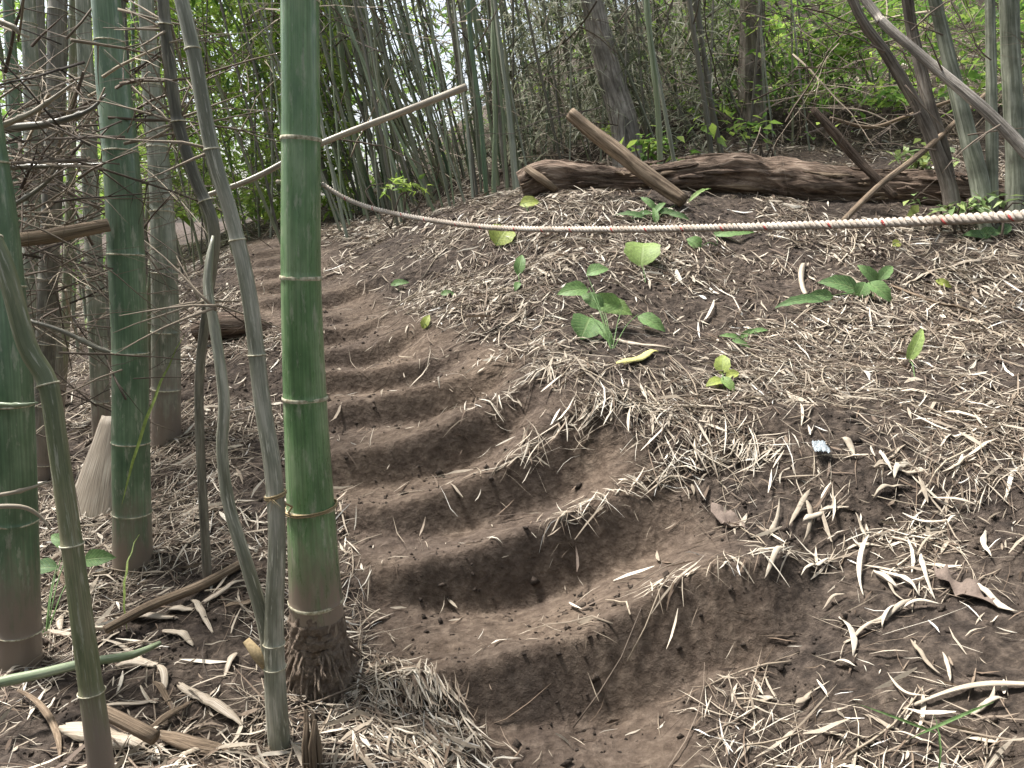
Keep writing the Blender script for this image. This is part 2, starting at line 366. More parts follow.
# ------------------------------------------------------------------ mesh helpers
class MB:
    def __init__(s): s.v = []; s.f = []; s.uv = []; s.t = []; s.d = []
    def add(s, verts, faces, uvs=None, tint=.5, dust=None):
        o = len(s.v); s.v += [tuple(p) for p in verts]; s.f += [tuple(i + o for i in f) for f in faces]
        s.uv += list(uvs) if uvs is not None else [(0., 0.)] * len(verts)
        s.t += list(tint) if hasattr(tint, '__len__') else [tint] * len(verts)
        s.d += list(dust) if dust is not None else [0.] * len(verts)
    def build(s, name, m, parent=None, smooth=True):
        base = parent['_o'] if parent is not None else (0, 0, 0)
        me = bpy.data.meshes.new(name)
        V = np.array(s.v, float)
        org = np.array(base, float)
        me.from_pydata((V - org).tolist(), [], s.f)
        uvl = me.uv_layers.new(name='UVMap'); li = np.zeros(len(me.loops), np.int32); me.loops.foreach_get('vertex_index', li)
        uvl.data.foreach_set('uv', np.array(s.uv, np.float32)[li].ravel())
        for nm, arr in (('tint', s.t), ('dust', s.d)):
            at_ = me.attributes.new(nm, 'FLOAT', 'POINT'); at_.data.foreach_set('value', np.array(arr, np.float32))
        if smooth: me.polygons.foreach_set('use_smooth', [True] * len(me.polygons))
        me.materials.append(m); me.update()
        o = bpy.data.objects.new(name, me); COL.objects.link(o)
        if parent is not None: o.parent = parent['e']
        return o
def thing(name, label, cat, loc, group=None):
    e = bpy.data.objects.new(name, None); COL.objects.link(e); e.location = loc; e.empty_display_size = .05
    e['label'] = label; e['category'] = cat
    if group: e['group'] = group
    return {'e': e, '_o': tuple(loc)}
def tagm(o, label, cat, group=None):
    o['label'] = label; o['category'] = cat
    if group: o['group'] = group
    return o
def recenter(o, loc):
    loc = Vector(loc); o.data.transform(Matrix.Translation(-loc)); o.location = loc; return o
def spline(P, R, step=.03):
    """Catmull-Rom through points, resampled"""
    P = [Vector(p) for p in P]; n = len(P); out = []; rad = []
    for i in range(n - 1):
        p0 = P[i - 1] if i else P[i] * 2 - P[i + 1]; p1 = P[i]; p2 = P[i + 1]; p3 = P[i + 2] if i + 2 < n else P[i + 1] * 2 - P[i]
        k = max(2, int((p2 - p1).length / step))
        for j in range(k):
            t = j / k
            out.append(.5 * ((2 * p1) + (p2 - p0) * t + (2 * p0 - 5 * p1 + 4 * p2 - p3) * t * t + (3 * p1 - p0 - 3 * p2 + p3) * t ** 3))
            rad.append(R[i] * (1 - t) + R[i + 1] * t)
    out.append(P[-1]); rad.append(R[-1]); return out, rad
def tube(mb, P, R, sides=8, cap=True, tint=.5, rfun=None, dust=None):
    n = len(P); V = []; UV = []; Fc = []; L = 0; DU = []
    T = [(P[min(i + 1, n - 1)] - P[max(i - 1, 0)]) for i in range(n)]
    T = [t.normalized() if t.length > 1e-9 else Vector((0, 0, 1)) for t in T]
    u = T[0].orthogonal().normalized()
    for i in range(n):
        if i: L += (P[i] - P[i - 1]).length
        u = (u - T[i] * u.dot(T[i])).normalized(); v = T[i].cross(u)
        for k in range(sides + 1):
            th = 2 * math.pi * k / sides; r = R[i]
            if rfun: r = r * rfun(th % (2 * math.pi), L, i)
            V.append(P[i] + (u * math.cos(th) + v * math.sin(th)) * r); UV.append((k / sides, L))
            DU.append(dust(P[i]) if dust else 0.)
    S1 = sides + 1
    for i in range(n - 1):
        for k in range(sides): Fc.append((i * S1 + k, i * S1 + k + 1, (i + 1) * S1 + k + 1, (i + 1) * S1 + k))
    if cap:
        Fc.append(tuple(range(sides - 1, -1, -1))); Fc.append(tuple((n - 1) * S1 + k for k in range(sides)))
    mb.add(V, Fc, UV, tint, DU)
def pxpath(pts, Y=None):
    """pts: (px,py,width_px[,Y]) -> world points and radii"""
    P = []; R = []
    for q in pts:
        y = q[3] if len(q) > 3 else Y
        p = at(q[0], q[1], y); P.append(p); R.append(q[2] / 2 * fwd(p) / F)
    return P, R
def culm(name, label, cat, pts, m, base=None, nodes_every=.30, node_py=None, top_ext=1.2, sides=20, group=None,
         dusth=.35, dusta=.45, ring=True, swell=.07, parent=None, extra_down=.06, ring_w=.0035, seed=0):
    """a bamboo culm from top (first) to foot (last); foot is set on the ground"""
    P, R = pxpath(pts)
    d = (P[0] - P[1]).normalized()
    P = [P[0] + d * top_ext] + P; R = [R[0] * (1 - .05 * top_ext)] + R
    foot = P[-1].copy()
    d2 = (P[-1] - P[-2]).normalized(); P.append(P[-1] + d2 * extra_down); R.append(R[-1])
    Q, RR = spline(P, R, .02)
    fz = foot.z
    nodes = []
    if node_py:
        for yy in node_py:
            b_ = min(range(len(Q)), key=lambda i: abs(project(Q[i].x, Q[i].y, Q[i].z)[1] - yy)); nodes.append(b_)
        # continue above the frame
        s = 0; 
        for i in range(nodes[0] if nodes else 0, 0, -1):
            s += (Q[i] - Q[i - 1]).length
            if s > nodes_every: nodes.append(i); s = 0
    else:
        s = (seed * .37) % nodes_every
        for i in range(1, len(Q)):
            s += (Q[i] - Q[i - 1]).length
            if s > nodes_every: nodes.append(i); s = 0
    NP = [Q[i] for i in nodes]
    # densify at nodes
    Q2 = []; R2 = []; ni = []
    ns = set(nodes)
    for i, (q, r) in enumerate(zip(Q, RR)):
        if i in ns and 0 < i < len(Q) - 1:
            t = (Q[i + 1] - Q[i - 1]).normalized()
            for dd, k in ((-.008, 1.0), (-.004, 1 + swell * .6), (-.001, 1 + swell), (.002, 1 + swell * .35), (.004, 1 + swell * .55), (.009, 1.0)):
                Q2.append(q + t * dd); R2.append(r * k)
        else: Q2.append(q); R2.append(r)
    th = parent or thing(name, label, cat, foot, group)
    mb = MB(); sd_ = seed * 1.7
    tube(mb, Q2, R2, sides, True, .5, lambda t, L, i: 1 + .018 * math.sin(2 * t + L * 2 + sd_) + .01 * math.sin(3 * t + L * 5),
         dust=lambda p: dusta * max(0., 1 - (p.z - fz) / dusth))
    mb.build('culm', m, th)
    if ring:
        for i in nodes:
            if 0 < i < len(Q) - 1:
                t = (Q[i + 1] - Q[i - 1]).normalized(); r = RR[i]
                mb = MB(); tilt = random.uniform(-.0015, .0015)
                PP = [Q[i] + t * (k * ring_w / 2 - .001) for k in (-1, -.4, .4, 1)]
                tube(mb, PP, [r * (1 + swell * .9), r * (1 + swell) + .0012, r * (1 + swell) + .0012, r * (1 + swell * .9)], sides, False, .5, lambda t, L, i, q_=i: 1 + .02 * float(vnoise(t * 3, q_ * 1.3, 7)))
                mb.build('node_ring', M_RING, th)
    return th, Q, RR, nodes
def branch_mesh(mb, p0, d, L, r, sub=2, tint=None, wob=.25, sides=5):
    """a thin crooked branch with side twigs"""
    P = [p0.copy()]; dd = d.normalized(); n = max(4, int(L / .07))
    for i in range(n):
        dd = (dd + Vector((random.gauss(0, 1), random.gauss(0, 1), random.gauss(0, 1))) * wob * .35 - Vector((0, 0, .02))).normalized()
        P.append(P[-1] + dd * (L / n))
    R = [r * (1 - .8 * i / n) for i in range(n + 1)]
    tube(mb, P, R, sides, True, random.random() if tint is None else tint)
    if sub:
        for i in range(1, n, 1):
            if random.random() < .6:
                sdv = (dd + Vector((random.gauss(0, 1), random.gauss(0, 1), random.gauss(0, .8)))).normalized()
                branch_mesh(mb, P[i], sdv, L * random.uniform(.2, .45), R[i] * .6, sub - 1, tint, wob, 4)

# ------------------------------------------------------------------ ground
nr, nc = Z.shape
V = np.stack([XX, YY, Z], -1).reshape(-1, 3).astype(np.float32)
idx = np.arange(nr * nc).reshape(nr, nc)
Fq = np.stack([idx[:-1, :-1], idx[:-1, 1:], idx[1:, 1:], idx[1:, :-1]], -1).reshape(-1, 4).astype(np.int32)
me = bpy.data.meshes.new('ground'); me.vertices.add(len(V)); me.vertices.foreach_set('co', V.ravel())
me.loops.add(Fq.size); me.loops.foreach_set('vertex_index', Fq.ravel())
me.polygons.add(len(Fq)); me.polygons.foreach_set('loop_start', np.arange(0, Fq.size, 4, dtype=np.int32)); me.polygons.foreach_set('loop_total', np.full(len(Fq), 4, np.int32))
me.polygons.foreach_set('use_smooth', np.ones(len(Fq), bool)); me.update(); me.validate()
ta = me.attributes.new('trodden', 'FLOAT', 'POINT'); ta.data.foreach_set('value', BARE.ravel().astype(np.float32))
me.materials.append(M_SOIL); gob = bpy.data.objects.new('ground', me); COL.objects.link(gob); gob['kind'] = 'structure'

# ------------------------------------------------------------------ litter (stuff)
def strips(name, label, X, Y, ang, L, Wd, curl, lift, tint, m, segs=3, chord=.35):
    """many thin bent strips lying on the soil, one mesh"""
    n = len(X); k = segs + 1
    s = np.linspace(-.5, .5, k)
    dx, dy = np.cos(ang), np.sin(ang)
    # side-bend
    bend = curl[:, None] * (s[None, :] ** 2) * L[:, None]
    cxp = X[:, None] + dx[:, None] * s * L[:, None] - dy[:, None] * bend
    cyp = Y[:, None] + dy[:, None] * s * L[:, None] + dx[:, None] * bend
    prof = np.array([.25, 1, .9, .12]) if segs == 3 else np.interp(s, [-.5, -.2, .2, .5], [.2, 1, 1, .1])
    hw = Wd[:, None] * prof[None, :] * .5
    zc = zat(cxp, cyp)
    # straighten: blend between following the ground and a straight chord
    ch = zc[:, :1] * (1 - (s + .5)) + zc[:, -1:] * (s + .5)
    zc = np.maximum(zc, ch * chord + zc * (1 - chord))
    zm = zc.max(1, keepdims=True); rg = np.maximum(zm - zc.min(1, keepdims=True), 1e-6); zc = zm - (zm - zc) * np.minimum(1, .55 * L[:, None] / rg)
    tilt = RNG.normal(0, .16, n)
    zc = zc + lift[:, None] + (s[None, :]) * (tilt * L)[:, None] * .8 + np.abs(tilt * L)[:, None] * .25 + RNG.normal(0, .03, (n, 1)) * L[:, None] * (1 - (2 * s) ** 2)
    roll = RNG.normal(0, .6, n)[:, None]
    nx, ny = -dy[:, None] * np.cos(roll), dx[:, None] * np.cos(roll); nz = np.sin(roll) + 0 * s
    a = np.stack([cxp - nx * hw, cyp - ny * hw, zc - nz * hw], -1)
    b = np.stack([cxp + nx * hw, cyp + ny * hw, zc + nz * hw], -1)
    V = np.stack([a, b], 2).reshape(-1, 3)
    base = (np.arange(n) * 2 * k)[:, None, None]
    q = np.array([[2 * j, 2 * j + 1, 2 * j + 3, 2 * j + 2] for j in range(segs)])[None]
    Fq = (base + q).reshape(-1, 4).astype(np.int32)
    me = bpy.data.meshes.new(name); me.vertices.add(len(V)); me.vertices.foreach_set('co', V.astype(np.float32).ravel())
    me.loops.add(Fq.size); me.loops.foreach_set('vertex_index', Fq.ravel()); me.polygons.add(len(Fq))
    me.polygons.foreach_set('loop_start', np.arange(0, Fq.size, 4, dtype=np.int32)); me.polygons.foreach_set('loop_total', np.full(len(Fq), 4, np.int32))
    me.polygons.foreach_set('use_smooth', np.ones(len(Fq), bool)); me.update()
    t_ = me.attributes.new('tint', 'FLOAT', 'POINT'); t_.data.foreach_set('value', np.repeat(tint, 2 * k).astype(np.float32))
    me.materials.append(m); o = bpy.data.objects.new(name, me); COL.objects.link(o); o['kind'] = 'stuff'; o['label'] = label
    return o
def scatter(n_per, y0, y1, mask_fn):
    area = (y1 ** 2 - y0 ** 2) * .78
    n = int(n_per * area); y = np.sqrt(RNG.uniform(y0 ** 2, y1 ** 2, n)); a = RNG.uniform(-.78, .78, n); x = a * y
    z = zat(x, y); keep = RNG.random(n) < mask_fn(x, y, z)
    return x[keep], y[keep]
def dens(x, y, z):
    b = bare(x, y, z); px, py = project(x, y, z)
    patch = np.clip(.55 + 1.05 * fbm(x * 2.3, y * 2.3, 3, 50), .10, 1)
    # dark bare risers running on into the bank
    low = smooth01((px - 560) / 60) * smooth01((820 - px) / 120) * smooth01((py - 430) / 60) * .5
    return (1 - b) * patch * (1 - low) + b * .035
litter = []
for (d_, y0, y1, Ls, Ws) in ((5600, 1.0, 2.2, (.050, .028), (.0034, .003)), (5200, 2.2, 3.6, (.050, .026), (.0041, .003)),
                             (3300, 3.6, 5.2, (.052, .028), (.006, .003)), (1700, 5.2, 8.0, (.06, .03), (.010, .004)), (260, 8, 16, (.09, .04), (.02, .006))):
    x, y = scatter(d_, y0, y1, dens); n = len(x)
    L = np.clip(RNG.lognormal(math.log(Ls[0]), .6, n), .012, .16); lg_ = RNG.random(n) < .10; L = np.where(lg_, np.clip(L * 2.6, .06, .26), L); Wd = np.clip(RNG.lognormal(math.log(Ws[0]*.72), .55, n), .0015, .02)
    Wd = np.where(lg_, Wd * .75, Wd); wd_ = RNG.random(n) < .06; Wd = np.where(wd_ & ~lg_, Wd * 2.2, Wd); Wd = np.minimum(Wd, L * .3)
    litter.append((x, y, RNG.uniform(0, 2 * np.pi, n), L, Wd, RNG.normal(0, .16, n), RNG.uniform(.001, .012, n), np.clip(RNG.beta(1.0, 1.45, n), 0, 1)))
# straw combed along the right-hand ends of the lips
for i, (Aa, yl, wl, lip) in enumerate(LIPS[:9]):
    n = [150, 260, 230, 130, 90, 60, 40, 30, 20][i]
    p0 = lip[0][0] + (lip[-1][0] - lip[0][0]) * .55; p1 = lip[-1][0] + 90
    px = RNG.uniform(0, 1, n) ** .75 * (p1 - p0) + p0
    pys = np.interp(px, [q[0] for q in lip], [q[1] for q in lip])
    av = (px - 512) / F / (cp + (384 - pys) / F * sp)
    y = np.interp(av, Aa, yl) + RNG.normal(.022, .030, n); x = av * y
    sl_ = math.atan2(np.interp(p1, [q[0] for q in lip], [0 for q in lip]) + .35, 1.0)
    L = np.clip(RNG.lognormal(math.log(.075), .45, n), .02, .2); Wd = np.clip(RNG.lognormal(math.log(.0042), .45, n), .0015, .011)
    litter.append((x, y, RNG.normal(.40, .8, n), L, Wd, RNG.normal(0, .25, n), RNG.uniform(.002, .014, n), np.clip(RNG.beta(3, 1.8, n), 0, 1)))
# straw heap at the lower left of the first tread
n = 620; px = RNG.normal(425, 45, n); py = RNG.normal(722, 34, n); keep = (px < 350 + (py - 600) * .95) & (px > 350)
X_ = []; Y_ = []
for a, b in zip(px[keep], py[keep]):
    P = hit(a, b, 1.2, 3); X_.append(P.x); Y_.append(P.y)
n = len(X_); litter.append((np.array(X_), np.array(Y_), RNG.normal(-.75, .5, n), np.clip(RNG.lognormal(math.log(.07), .4, n), .02, .15), np.clip(RNG.lognormal(math.log(.0045), .4, n), .002, .01), RNG.normal(0, .3, n), RNG.uniform(.001, .02, n), RNG.beta(1.6, 1.6, n)))
lipn = litter[5:]; litter = litter[:5] + litter[-1:]; LP_ = [np.concatenate([l[k] for l in lipn[:-1]]) for k in range(8)]
strips('lip_straw', 'pale straw combed along the lips of the dirt steps', *LP_, M_LITTER, chord=.25)
cat_ = [np.concatenate([l[k] for l in litter]) for k in range(8)]
strips('leaf_litter', 'dry bamboo leaves, straw and bits of stalk strewn over the brown soil', *cat_, M_LITTER)
# larger, paler whole leaves
x, y = scatter(170, 1.0, 3.0, dens); x2, y2 = scatter(60, 3.0, 6.0, dens); x = np.concatenate([x, x2]); y = np.concatenate([y, y2]); n = len(x)
L = RNG.uniform(.06, .15, n); Wd = RNG.uniform(.008, .016, n)
strips('whole_dry_leaves', 'larger whole pale dry bamboo leaves lying on top of the litter', x, y, RNG.uniform(0, 6.28, n), L, Wd, RNG.normal(0, .15, n), RNG.uniform(.004, .018, n), RNG.uniform(.35, .9, n), M_LITTER)
# twigs and long straws
mb = MB(); x, y = scatter(130, 1.1, 6.0, dens)
for a, b in zip(x, y):
    L = random.uniform(.08, .35); th = random.uniform(0, 6.28); r = random.uniform(.0008, .0026) * (1 + b * .1)
    P = []
    for k in range(5):
        s = (k / 4 - .5) * L; xx = a + math.cos(th + .3 * k / 4) * s; yy = b + math.sin(th + .3 * k / 4) * s; P.append(Vector((xx, yy, 0)))
    zz = [gz(p.x, p.y) for p in P]; up = random.uniform(.004, .02)
    for k, p in enumerate(P): p.z = max(zz[k], zz[0] * (1 - k / 4) + zz[4] * k / 4) + up
    tube(mb, P, [r, r, r * .9, r * .7, r * .4], 4, True, random.betavariate(2.5, 1.6))
o = mb.build('twig_litter', M_TWIG); o['kind'] = 'stuff'; o['label'] = 'thin dead twigs scattered over the leaf litter'


# crumbs of soil
def crumbs():
    xs = []; ys = []
    for d_, y0, y1 in ((2600, 1.0, 2.6), (1500, 2.6, 4.2), (500, 4.2, 6.5)):
        x, y = scatter(d_, y0, y1, lambda x, y, z: np.clip(.35 + .9 * fbm(x * 5, y * 5, 3, 80), .05, 1) * (1 - .55 * bare(x, y, z)))
        xs.append(x); ys.append(y)
    x = np.concatenate(xs); y = np.concatenate(ys); n = len(x); r = np.clip(RNG.lognormal(math.log(.0042), .55, n), .0015, .018)
    C = np.stack([x, y, zat(x, y) + r * .2], -1)
    b = np.array([[1,0,0],[-1,0,0],[0,1,0],[0,-1,0],[0,0,1],[0,0,-1]], float)
    V = C[:, None, :] + (b[None] + RNG.normal(0, .3, (n, 6, 3))) * r[:, None, None]
    f = np.array([[0,2,4],[2,1,4],[1,3,4],[3,0,4],[2,0,5],[1,2,5],[3,1,5],[0,3,5]]); Fq = ((np.arange(n) * 6)[:, None, None] + f[None]).reshape(-1, 3).astype(np.int32)
    me = bpy.data.meshes.new('soil_crumbs'); V = V.reshape(-1, 3); me.vertices.add(len(V)); me.vertices.foreach_set('co', V.astype(np.float32).ravel())
    me.loops.add(Fq.size); me.loops.foreach_set('vertex_index', Fq.ravel()); me.polygons.add(len(Fq)); me.polygons.foreach_set('loop_start', np.arange(0, Fq.size, 3, dtype=np.int32)); me.polygons.foreach_set('loop_total', np.full(len(Fq), 3, np.int32)); me.update()
    me.materials.append(M_SOIL); o = bpy.data.objects.new('soil_crumbs', me); COL.objects.link(o); o['kind'] = 'stuff'; o['label'] = 'crumbs and small clods of brown soil lying on the slope'
crumbs()

# ------------------------------------------------------------------ the tall culms in front
HB = hit(320, 690)
yb = HB.y
big, bQ, bR, bN = culm('bamboo_culm', 'thickest bright green bamboo culm with mud-caked foot, left of the dirt steps', 'bamboo',
    [(300,0,38,yb+.02),(301,140,39,yb+.01),(301,278,40,yb),(305,398,43,yb),(311,508,47,yb-.01),(316,600,52,yb-.01),(320,660,54,yb),(322,700,55,yb)],
    M_BIG, node_py=[8,141,278,399,509,598], sides=40, dusth=.60, dusta=1.0, swell=.03, ring_w=.010)
# mud-caked root stock
mb = MB(); P = [HB + Vector((.002, -.005, z)) for z in np.linspace(-.08, .21, 30)]
rB0 = 56 / 2 * fwd(HB) / F
P = [HB + Vector((.002, -.005, z)) for z in np.linspace(-.08, .27, 60)]
def rloc(z): return min(((abs(q.z - z), rad) for q, rad in zip(bQ, bR)))[1]
rr_ = [rloc(P[k].z) * (1.0 + (.03 if k < 52 else -.02 * (k - 51))) + .040 * max(0, 1 - k / 46) ** 1.3 for k in range(60)]
cen = [min(((abs(q.z - p.z), q) for q in bQ), key=lambda t: t[0])[1] for p in P]; P = [Vector((c.x, c.y, p.z)) for c, p in zip(cen, P)]
def mudr(t, L, i):
    a, b = math.cos(t) * 3, math.sin(t) * 3
    return 1 + .06 * vnoise(a * 1.2 + L * 22, b * 1.2, 3) + .06 * vnoise(a * 3 + 9, b * 3 + L * 60, 4) + .04 * vnoise(a * 7, b * 7 + L * 120, 6)
tube(mb, P, rr_, 90, True, .5, mudr); mb.build('root_base', M_MUD, big)
for k in range(80):
    th = random.uniform(0, 6.28); z0 = random.uniform(.02, .17)
    c = Vector((math.cos(th), math.sin(th), 0)); L = random.uniform(.03, .10)
    p = HB + c * (rB0 + .030 * (1 - z0 / .20)) + Vector((0, 0, z0)); P = [p - c * .012]
    for j in range(5):
        P.append(P[-1] + c * .007 * (1 + random.random()) + Vector((random.gauss(0, .003), random.gauss(0, .003), -L / 5)))
    mb = MB(); tube(mb, P, [.0042, .004, .0038, .003, .0024, .001], 6); mb.build('root', M_MUD, big)

# short brown stump of split cane in front of its foot
h = hit(313, 770, .9, 3); t = thing('cane_stump', 'split brown cane stub standing below the mud-caked foot of the thickest culm', 'stump', h)
for k in range(5):
    a = k * 1.25; mb = MB(); c = Vector((math.cos(a) * .016, math.sin(a) * .012, 0))
    tube(mb, [h + c + Vector((0, 0, -.03)), h + c * .95 + Vector((0, 0, .07)), h + c * 1.0 + Vector((.004 * (k - 2), .01, .12 + .012 * (k % 3)))], [.010, .009, .005], 7)
    mb.build('splinter', M_STICK, t)

c2 = hit(133, 562)
culm('bamboo_culm', 'smooth dark green bamboo culm, second thickest, pale slab leaning behind it', 'bamboo',
    [(106,0,27,c2.y+.12),(113,80,31,c2.y+.1),(121,160,33,c2.y+.06),(126,255,34,c2.y+.04),(130,353,33,c2.y+.02),(131,442,35,c2.y),(132,512,36,c2.y),(133,562,38,c2.y)],
    M_DKG, node_py=[43,152,257,354,441,512], sides=32, dusth=.35, dusta=.6, swell=.04, ring_w=.005, seed=2)
c3 = hit(19, 668)
left3, *_ = culm('bamboo_culm', 'dark green bamboo culm with brown dusty foot at the left edge', 'bamboo',
    [(-26,60,34,c3.y+.05),(-8,200,40,c3.y+.04),(0,280,42,c3.y+.03),(8,390,44,c3.y),(14,520,43,c3.y),(18,620,42,c3.y),(19,668,42,c3.y)],
    M_DKG, node_py=[160,290,405,520,632], sides=32, dusth=.45, dusta=.85, swell=.05, ring_w=.005, seed=3)
c4 = hit(166, 442)
culm('bamboo_culm', 'grey-green bamboo culm between the dark green culm and the forked stem', 'bamboo',
    [(146,0,15,c4.y+.1),(152,90,18,c4.y+.08),(160,180,22,c4.y+.05),(164,260,25,c4.y),(166,350,27,c4.y),(166,442,28,c4.y)],
    M_GRY, node_py=[20,85,150,212,274,330,390], sides=24, dusth=.6, dusta=.6, swell=.06, seed=4, ring_w=.006)
# thin bent stem at far left, close to the lens
h5 = hit(106, 812, .8, 3)
culm('thin_bamboo', 'thin olive bamboo stem slanting across the lower left corner, brown at its foot', 'bamboo',
    [(-30,200,17,h5.y+.12),(3,262,18,h5.y+.1),(27,345,19,h5.y+.08),(48,385,19,h5.y+.07),(60,460,19,h5.y+.05),(72,545,20,h5.y+.03),(86,650,22,h5.y+.01),(98,740,24,h5.y),(106,812,25,h5.y)],
    M_OLV, node_py=[384,548,690], sides=20, dusth=.35, dusta=1.0, swell=.10, top_ext=.5, seed=5)
# forked stems
yf_ = HB.y - .26
h6 = ground_col(287, yf_, 800)
fy = h6.y
forked, fQ, fR, fN = culm('forked_bamboo', 'slender grey bamboo stem that forks low, beside the thickest green culm', 'bamboo',
    [(172,-40,13.8,fy+.12),(193,50,14.6,fy+.1),(212,150,14.6,fy+.08),(233,222,14.6,fy+.08),(250,300,15.5,fy+.07),(262,400,16.3,fy+.05),(273,470,17.2,fy+.03),(277,540,17.2,fy+.02),(274,620,18.9,fy+.01),(276,700,21.5,fy),(284,790,23.2,fy),(287,840,24.1,fy)],
    M_FORK, node_py=[52,155,240,355,498,640,668], sides=20, dusth=.25, dusta=.5, swell=.10, top_ext=.6, seed=6)
mb = MB(); P, R = pxpath([(213,236,2.5,fy+.20),(209,262,7.7,fy+.17),(208,290,9.5,fy+.15),(215,330,10.3,fy+.12),(224,400,11.2,fy+.08),(222,450,11.2,fy+.06),(229,505,12.0,fy+.05),(247,565,12.9,fy+.03),(262,615,13.8,fy+.02),(270,655,14.6,fy+.01)])
Q, RR = spline(P, R, .02); tube(mb, Q, RR, 14, True, .5, lambda t, L, i: 1 + .10 * math.exp(-((((L + .05) % .19) - .095) / .006) ** 2)); mb.build('side_stem', M_FORK, forked)
mb = MB(); P, R = pxpath([(246,640,7.7,fy+.01),(258,655,12.0,fy),(268,668,10.3,fy)]); tube(mb, P, R, 10); mb.build('bud', M_TWINE, forked)
for (x0, y0, dx, dy) in ((214,150,-1,-.1),(211,152,-1,.25),(216,306,-1,-.1),(214,308,-1,.4),(216,310,-.8,-.8)):
    mb = MB(); p = at(x0, y0, fy + .1); branch_mesh(mb, p, Vector((dx, random.uniform(-.3, .5), -dy)), random.uniform(.15, .3), .004, 1, .7); mb.build('twig', M_TWIG, forked)
# darker thin stem crossing behind it
hd = hit(228, 300, 1.5, 5)
culm('thin_bamboo', 'dark thin bamboo stem crossing behind the forked grey stem, with spiky joints', 'bamboo',
    [(163,-20,11,fy+.35),(170,60,12,fy+.33),(178,120,12,fy+.3),(193,175,12,fy+.28),(215,235,12,fy+.27),(228,330,11,fy+.3),(232,470,11,fy+.4),(236,600,11,fy+.42),(238,640,11,gz(at(238,640,fy+.42).x,fy+.42)*0+fy+.42)],
    M_BRN, node_py=[25,118,200], sides=12, dusth=.1, swell=.2, top_ext=.4, seed=8) if False else None
hd = ground_col(196, 2.35, 450)
pp_ = project(hd.x, hd.y, hd.z)
dark_stem, *_ = culm('thin_bamboo', 'dark thin bamboo stem with spiky joints, running from upper left behind the forked grey stem', 'bamboo',
    [(160,-30,11,2.3),(169,60,12,2.3),(178,122,12,2.3),(194,175,12,2.3),(214,230,12,2.3),(208,300,10,2.33),(199,400,9,2.35),(pp_[0],pp_[1],9,2.35)],
    M_BRN, node_py=[28,122,200,300], sides=12, dusth=.1, swell=.25, top_ext=.4, seed=8)
for (x0, y0) in ((171,25),(168,30),(176,120),(178,124),(180,118),(207,300),(200,302)):
    for q in range(3):
        mb = MB(); p = at(x0, y0, 2.3); branch_mesh(mb, p, Vector((random.uniform(-1, .6), random.uniform(-.4, .4), random.uniform(-.4, .5))), random.uniform(.12, .32), .0045, 1, .7, .2); mb.build('twig', M_TWIG, dark_stem)

# culms of the clump at the upper left
LEFTC = [((58,0,17),(56,90,17),(52,200,18),(46,330,18),(40,455,19), 3.3, M_BRN, 'dark brown bamboo culm left of the second thickest green culm'),
         ((83,0,14),(87,100,15),(91,200,16),(96,300,17),(100,415,18), 3.7, M_GRY, 'grey-green bamboo culm half hidden directly behind the left side of the dark green culm'),
         ((28,0,14),(32,100,15),(32,200,15),(30,320,16),(28,430,16), 3.6, M_GRY, 'pale grey bamboo culm just left of the dark brown culm'),
         ((8,0,10),(14,110,11),(18,220,12),(16,330,12),(14,440,13), 3.9, M_DKG, 'narrow green culm behind the left edge culm'),
         ((74,-10,8),(72,130,8),(68,260,9),(64,350,9),(62,425,9), 4.2, M_OLV, 'narrow olive culm showing between the dark brown and grey-green culms'),
         ((40,0,8),(44,120,8),(50,240,9),(58,360,9),(62,440,9), 3.9, M_BRN, 'narrow brown culm leaning behind the dark brown one'),
         ((150,110,6),(156,200,7),(150,300,8),(147,380,8),(145,440,8), 3.9, M_OLV, 'thin olive culm just right of the dark green culm, low down'),
         ((118,60,7),(112,200,8),(109,300,8),(108,380,8),(106,415,8), 4.3, M_BRN, 'thin brown culm hidden against the dark green culm')]
for k, (a, b, c, d, e, Y, m, lab) in enumerate(LEFTC):
    g_ = ground_col(e[0], Y, e[1]); q = project(g_.x, g_.y, g_.z)
    culm('bamboo_culm', lab, 'bamboo', [(*a, Y + .1), (*b, Y + .07), (*c, Y + .04), (*d, Y) if d[1] < q[1] - 15 else (*c[:1], (c[1] + q[1]) / 2, c[2], Y), (q[0], q[1], e[2], Y)],
         m, sides=16, nodes_every=.27, seed=k + 10, swell=.08, dusth=.5, dusta=.5)

# ------------------------------------------------------------------ poles, rope, twine
def pole(name, label, cat, pts, m, sides=14, group=None, knots=0, rf=None, step=.03, part='shaft'):
    P, R = pxpath(pts); Q, RR = spline(P, R, step); low = min(Q, key=lambda p: p.z)
    mb = MB(); sd_ = random.random() * 9
    f = rf or (lambda t, L, i: 1 + .05 * vnoise(t * 1.5 + sd_, L * 9, 2) + (.13 * math.exp(-(((L % .23) - .11) / .008) ** 2) if knots else 0))
    tube(mb, Q, RR, sides, True, .5, f); o = mb.build(name, m); recenter(o, low); tagm(o, label, cat, group); return o, Q
pole('bamboo_pole', 'horizontal grey-brown bamboo pole wedged against the dark green culm at the left', 'pole', [(-60,258,16,2.3),(0,243,15,2.32),(50,236,14,2.36),(109,225,13,2.42)], M_STICK, knots=1)
pole('bamboo_pole', 'long thin pale pole slanting up to the right behind the thickest green culm', 'pole', [(200,198,5,3.1),(256,177,5.5,3.2),(320,144,6,3.3),(400,113,6.5,3.4),(466,87,7,3.5)], M_PALE, knots=1)
pole('green_cane', 'thin green cane lying level across the lower left corner', 'cane', [(-40,690,10,1.65),(30,676,10,1.72),(90,662,9,1.8),(132,655,8,1.88),(160,643,5,1.95)], M_PGRN, knots=1)
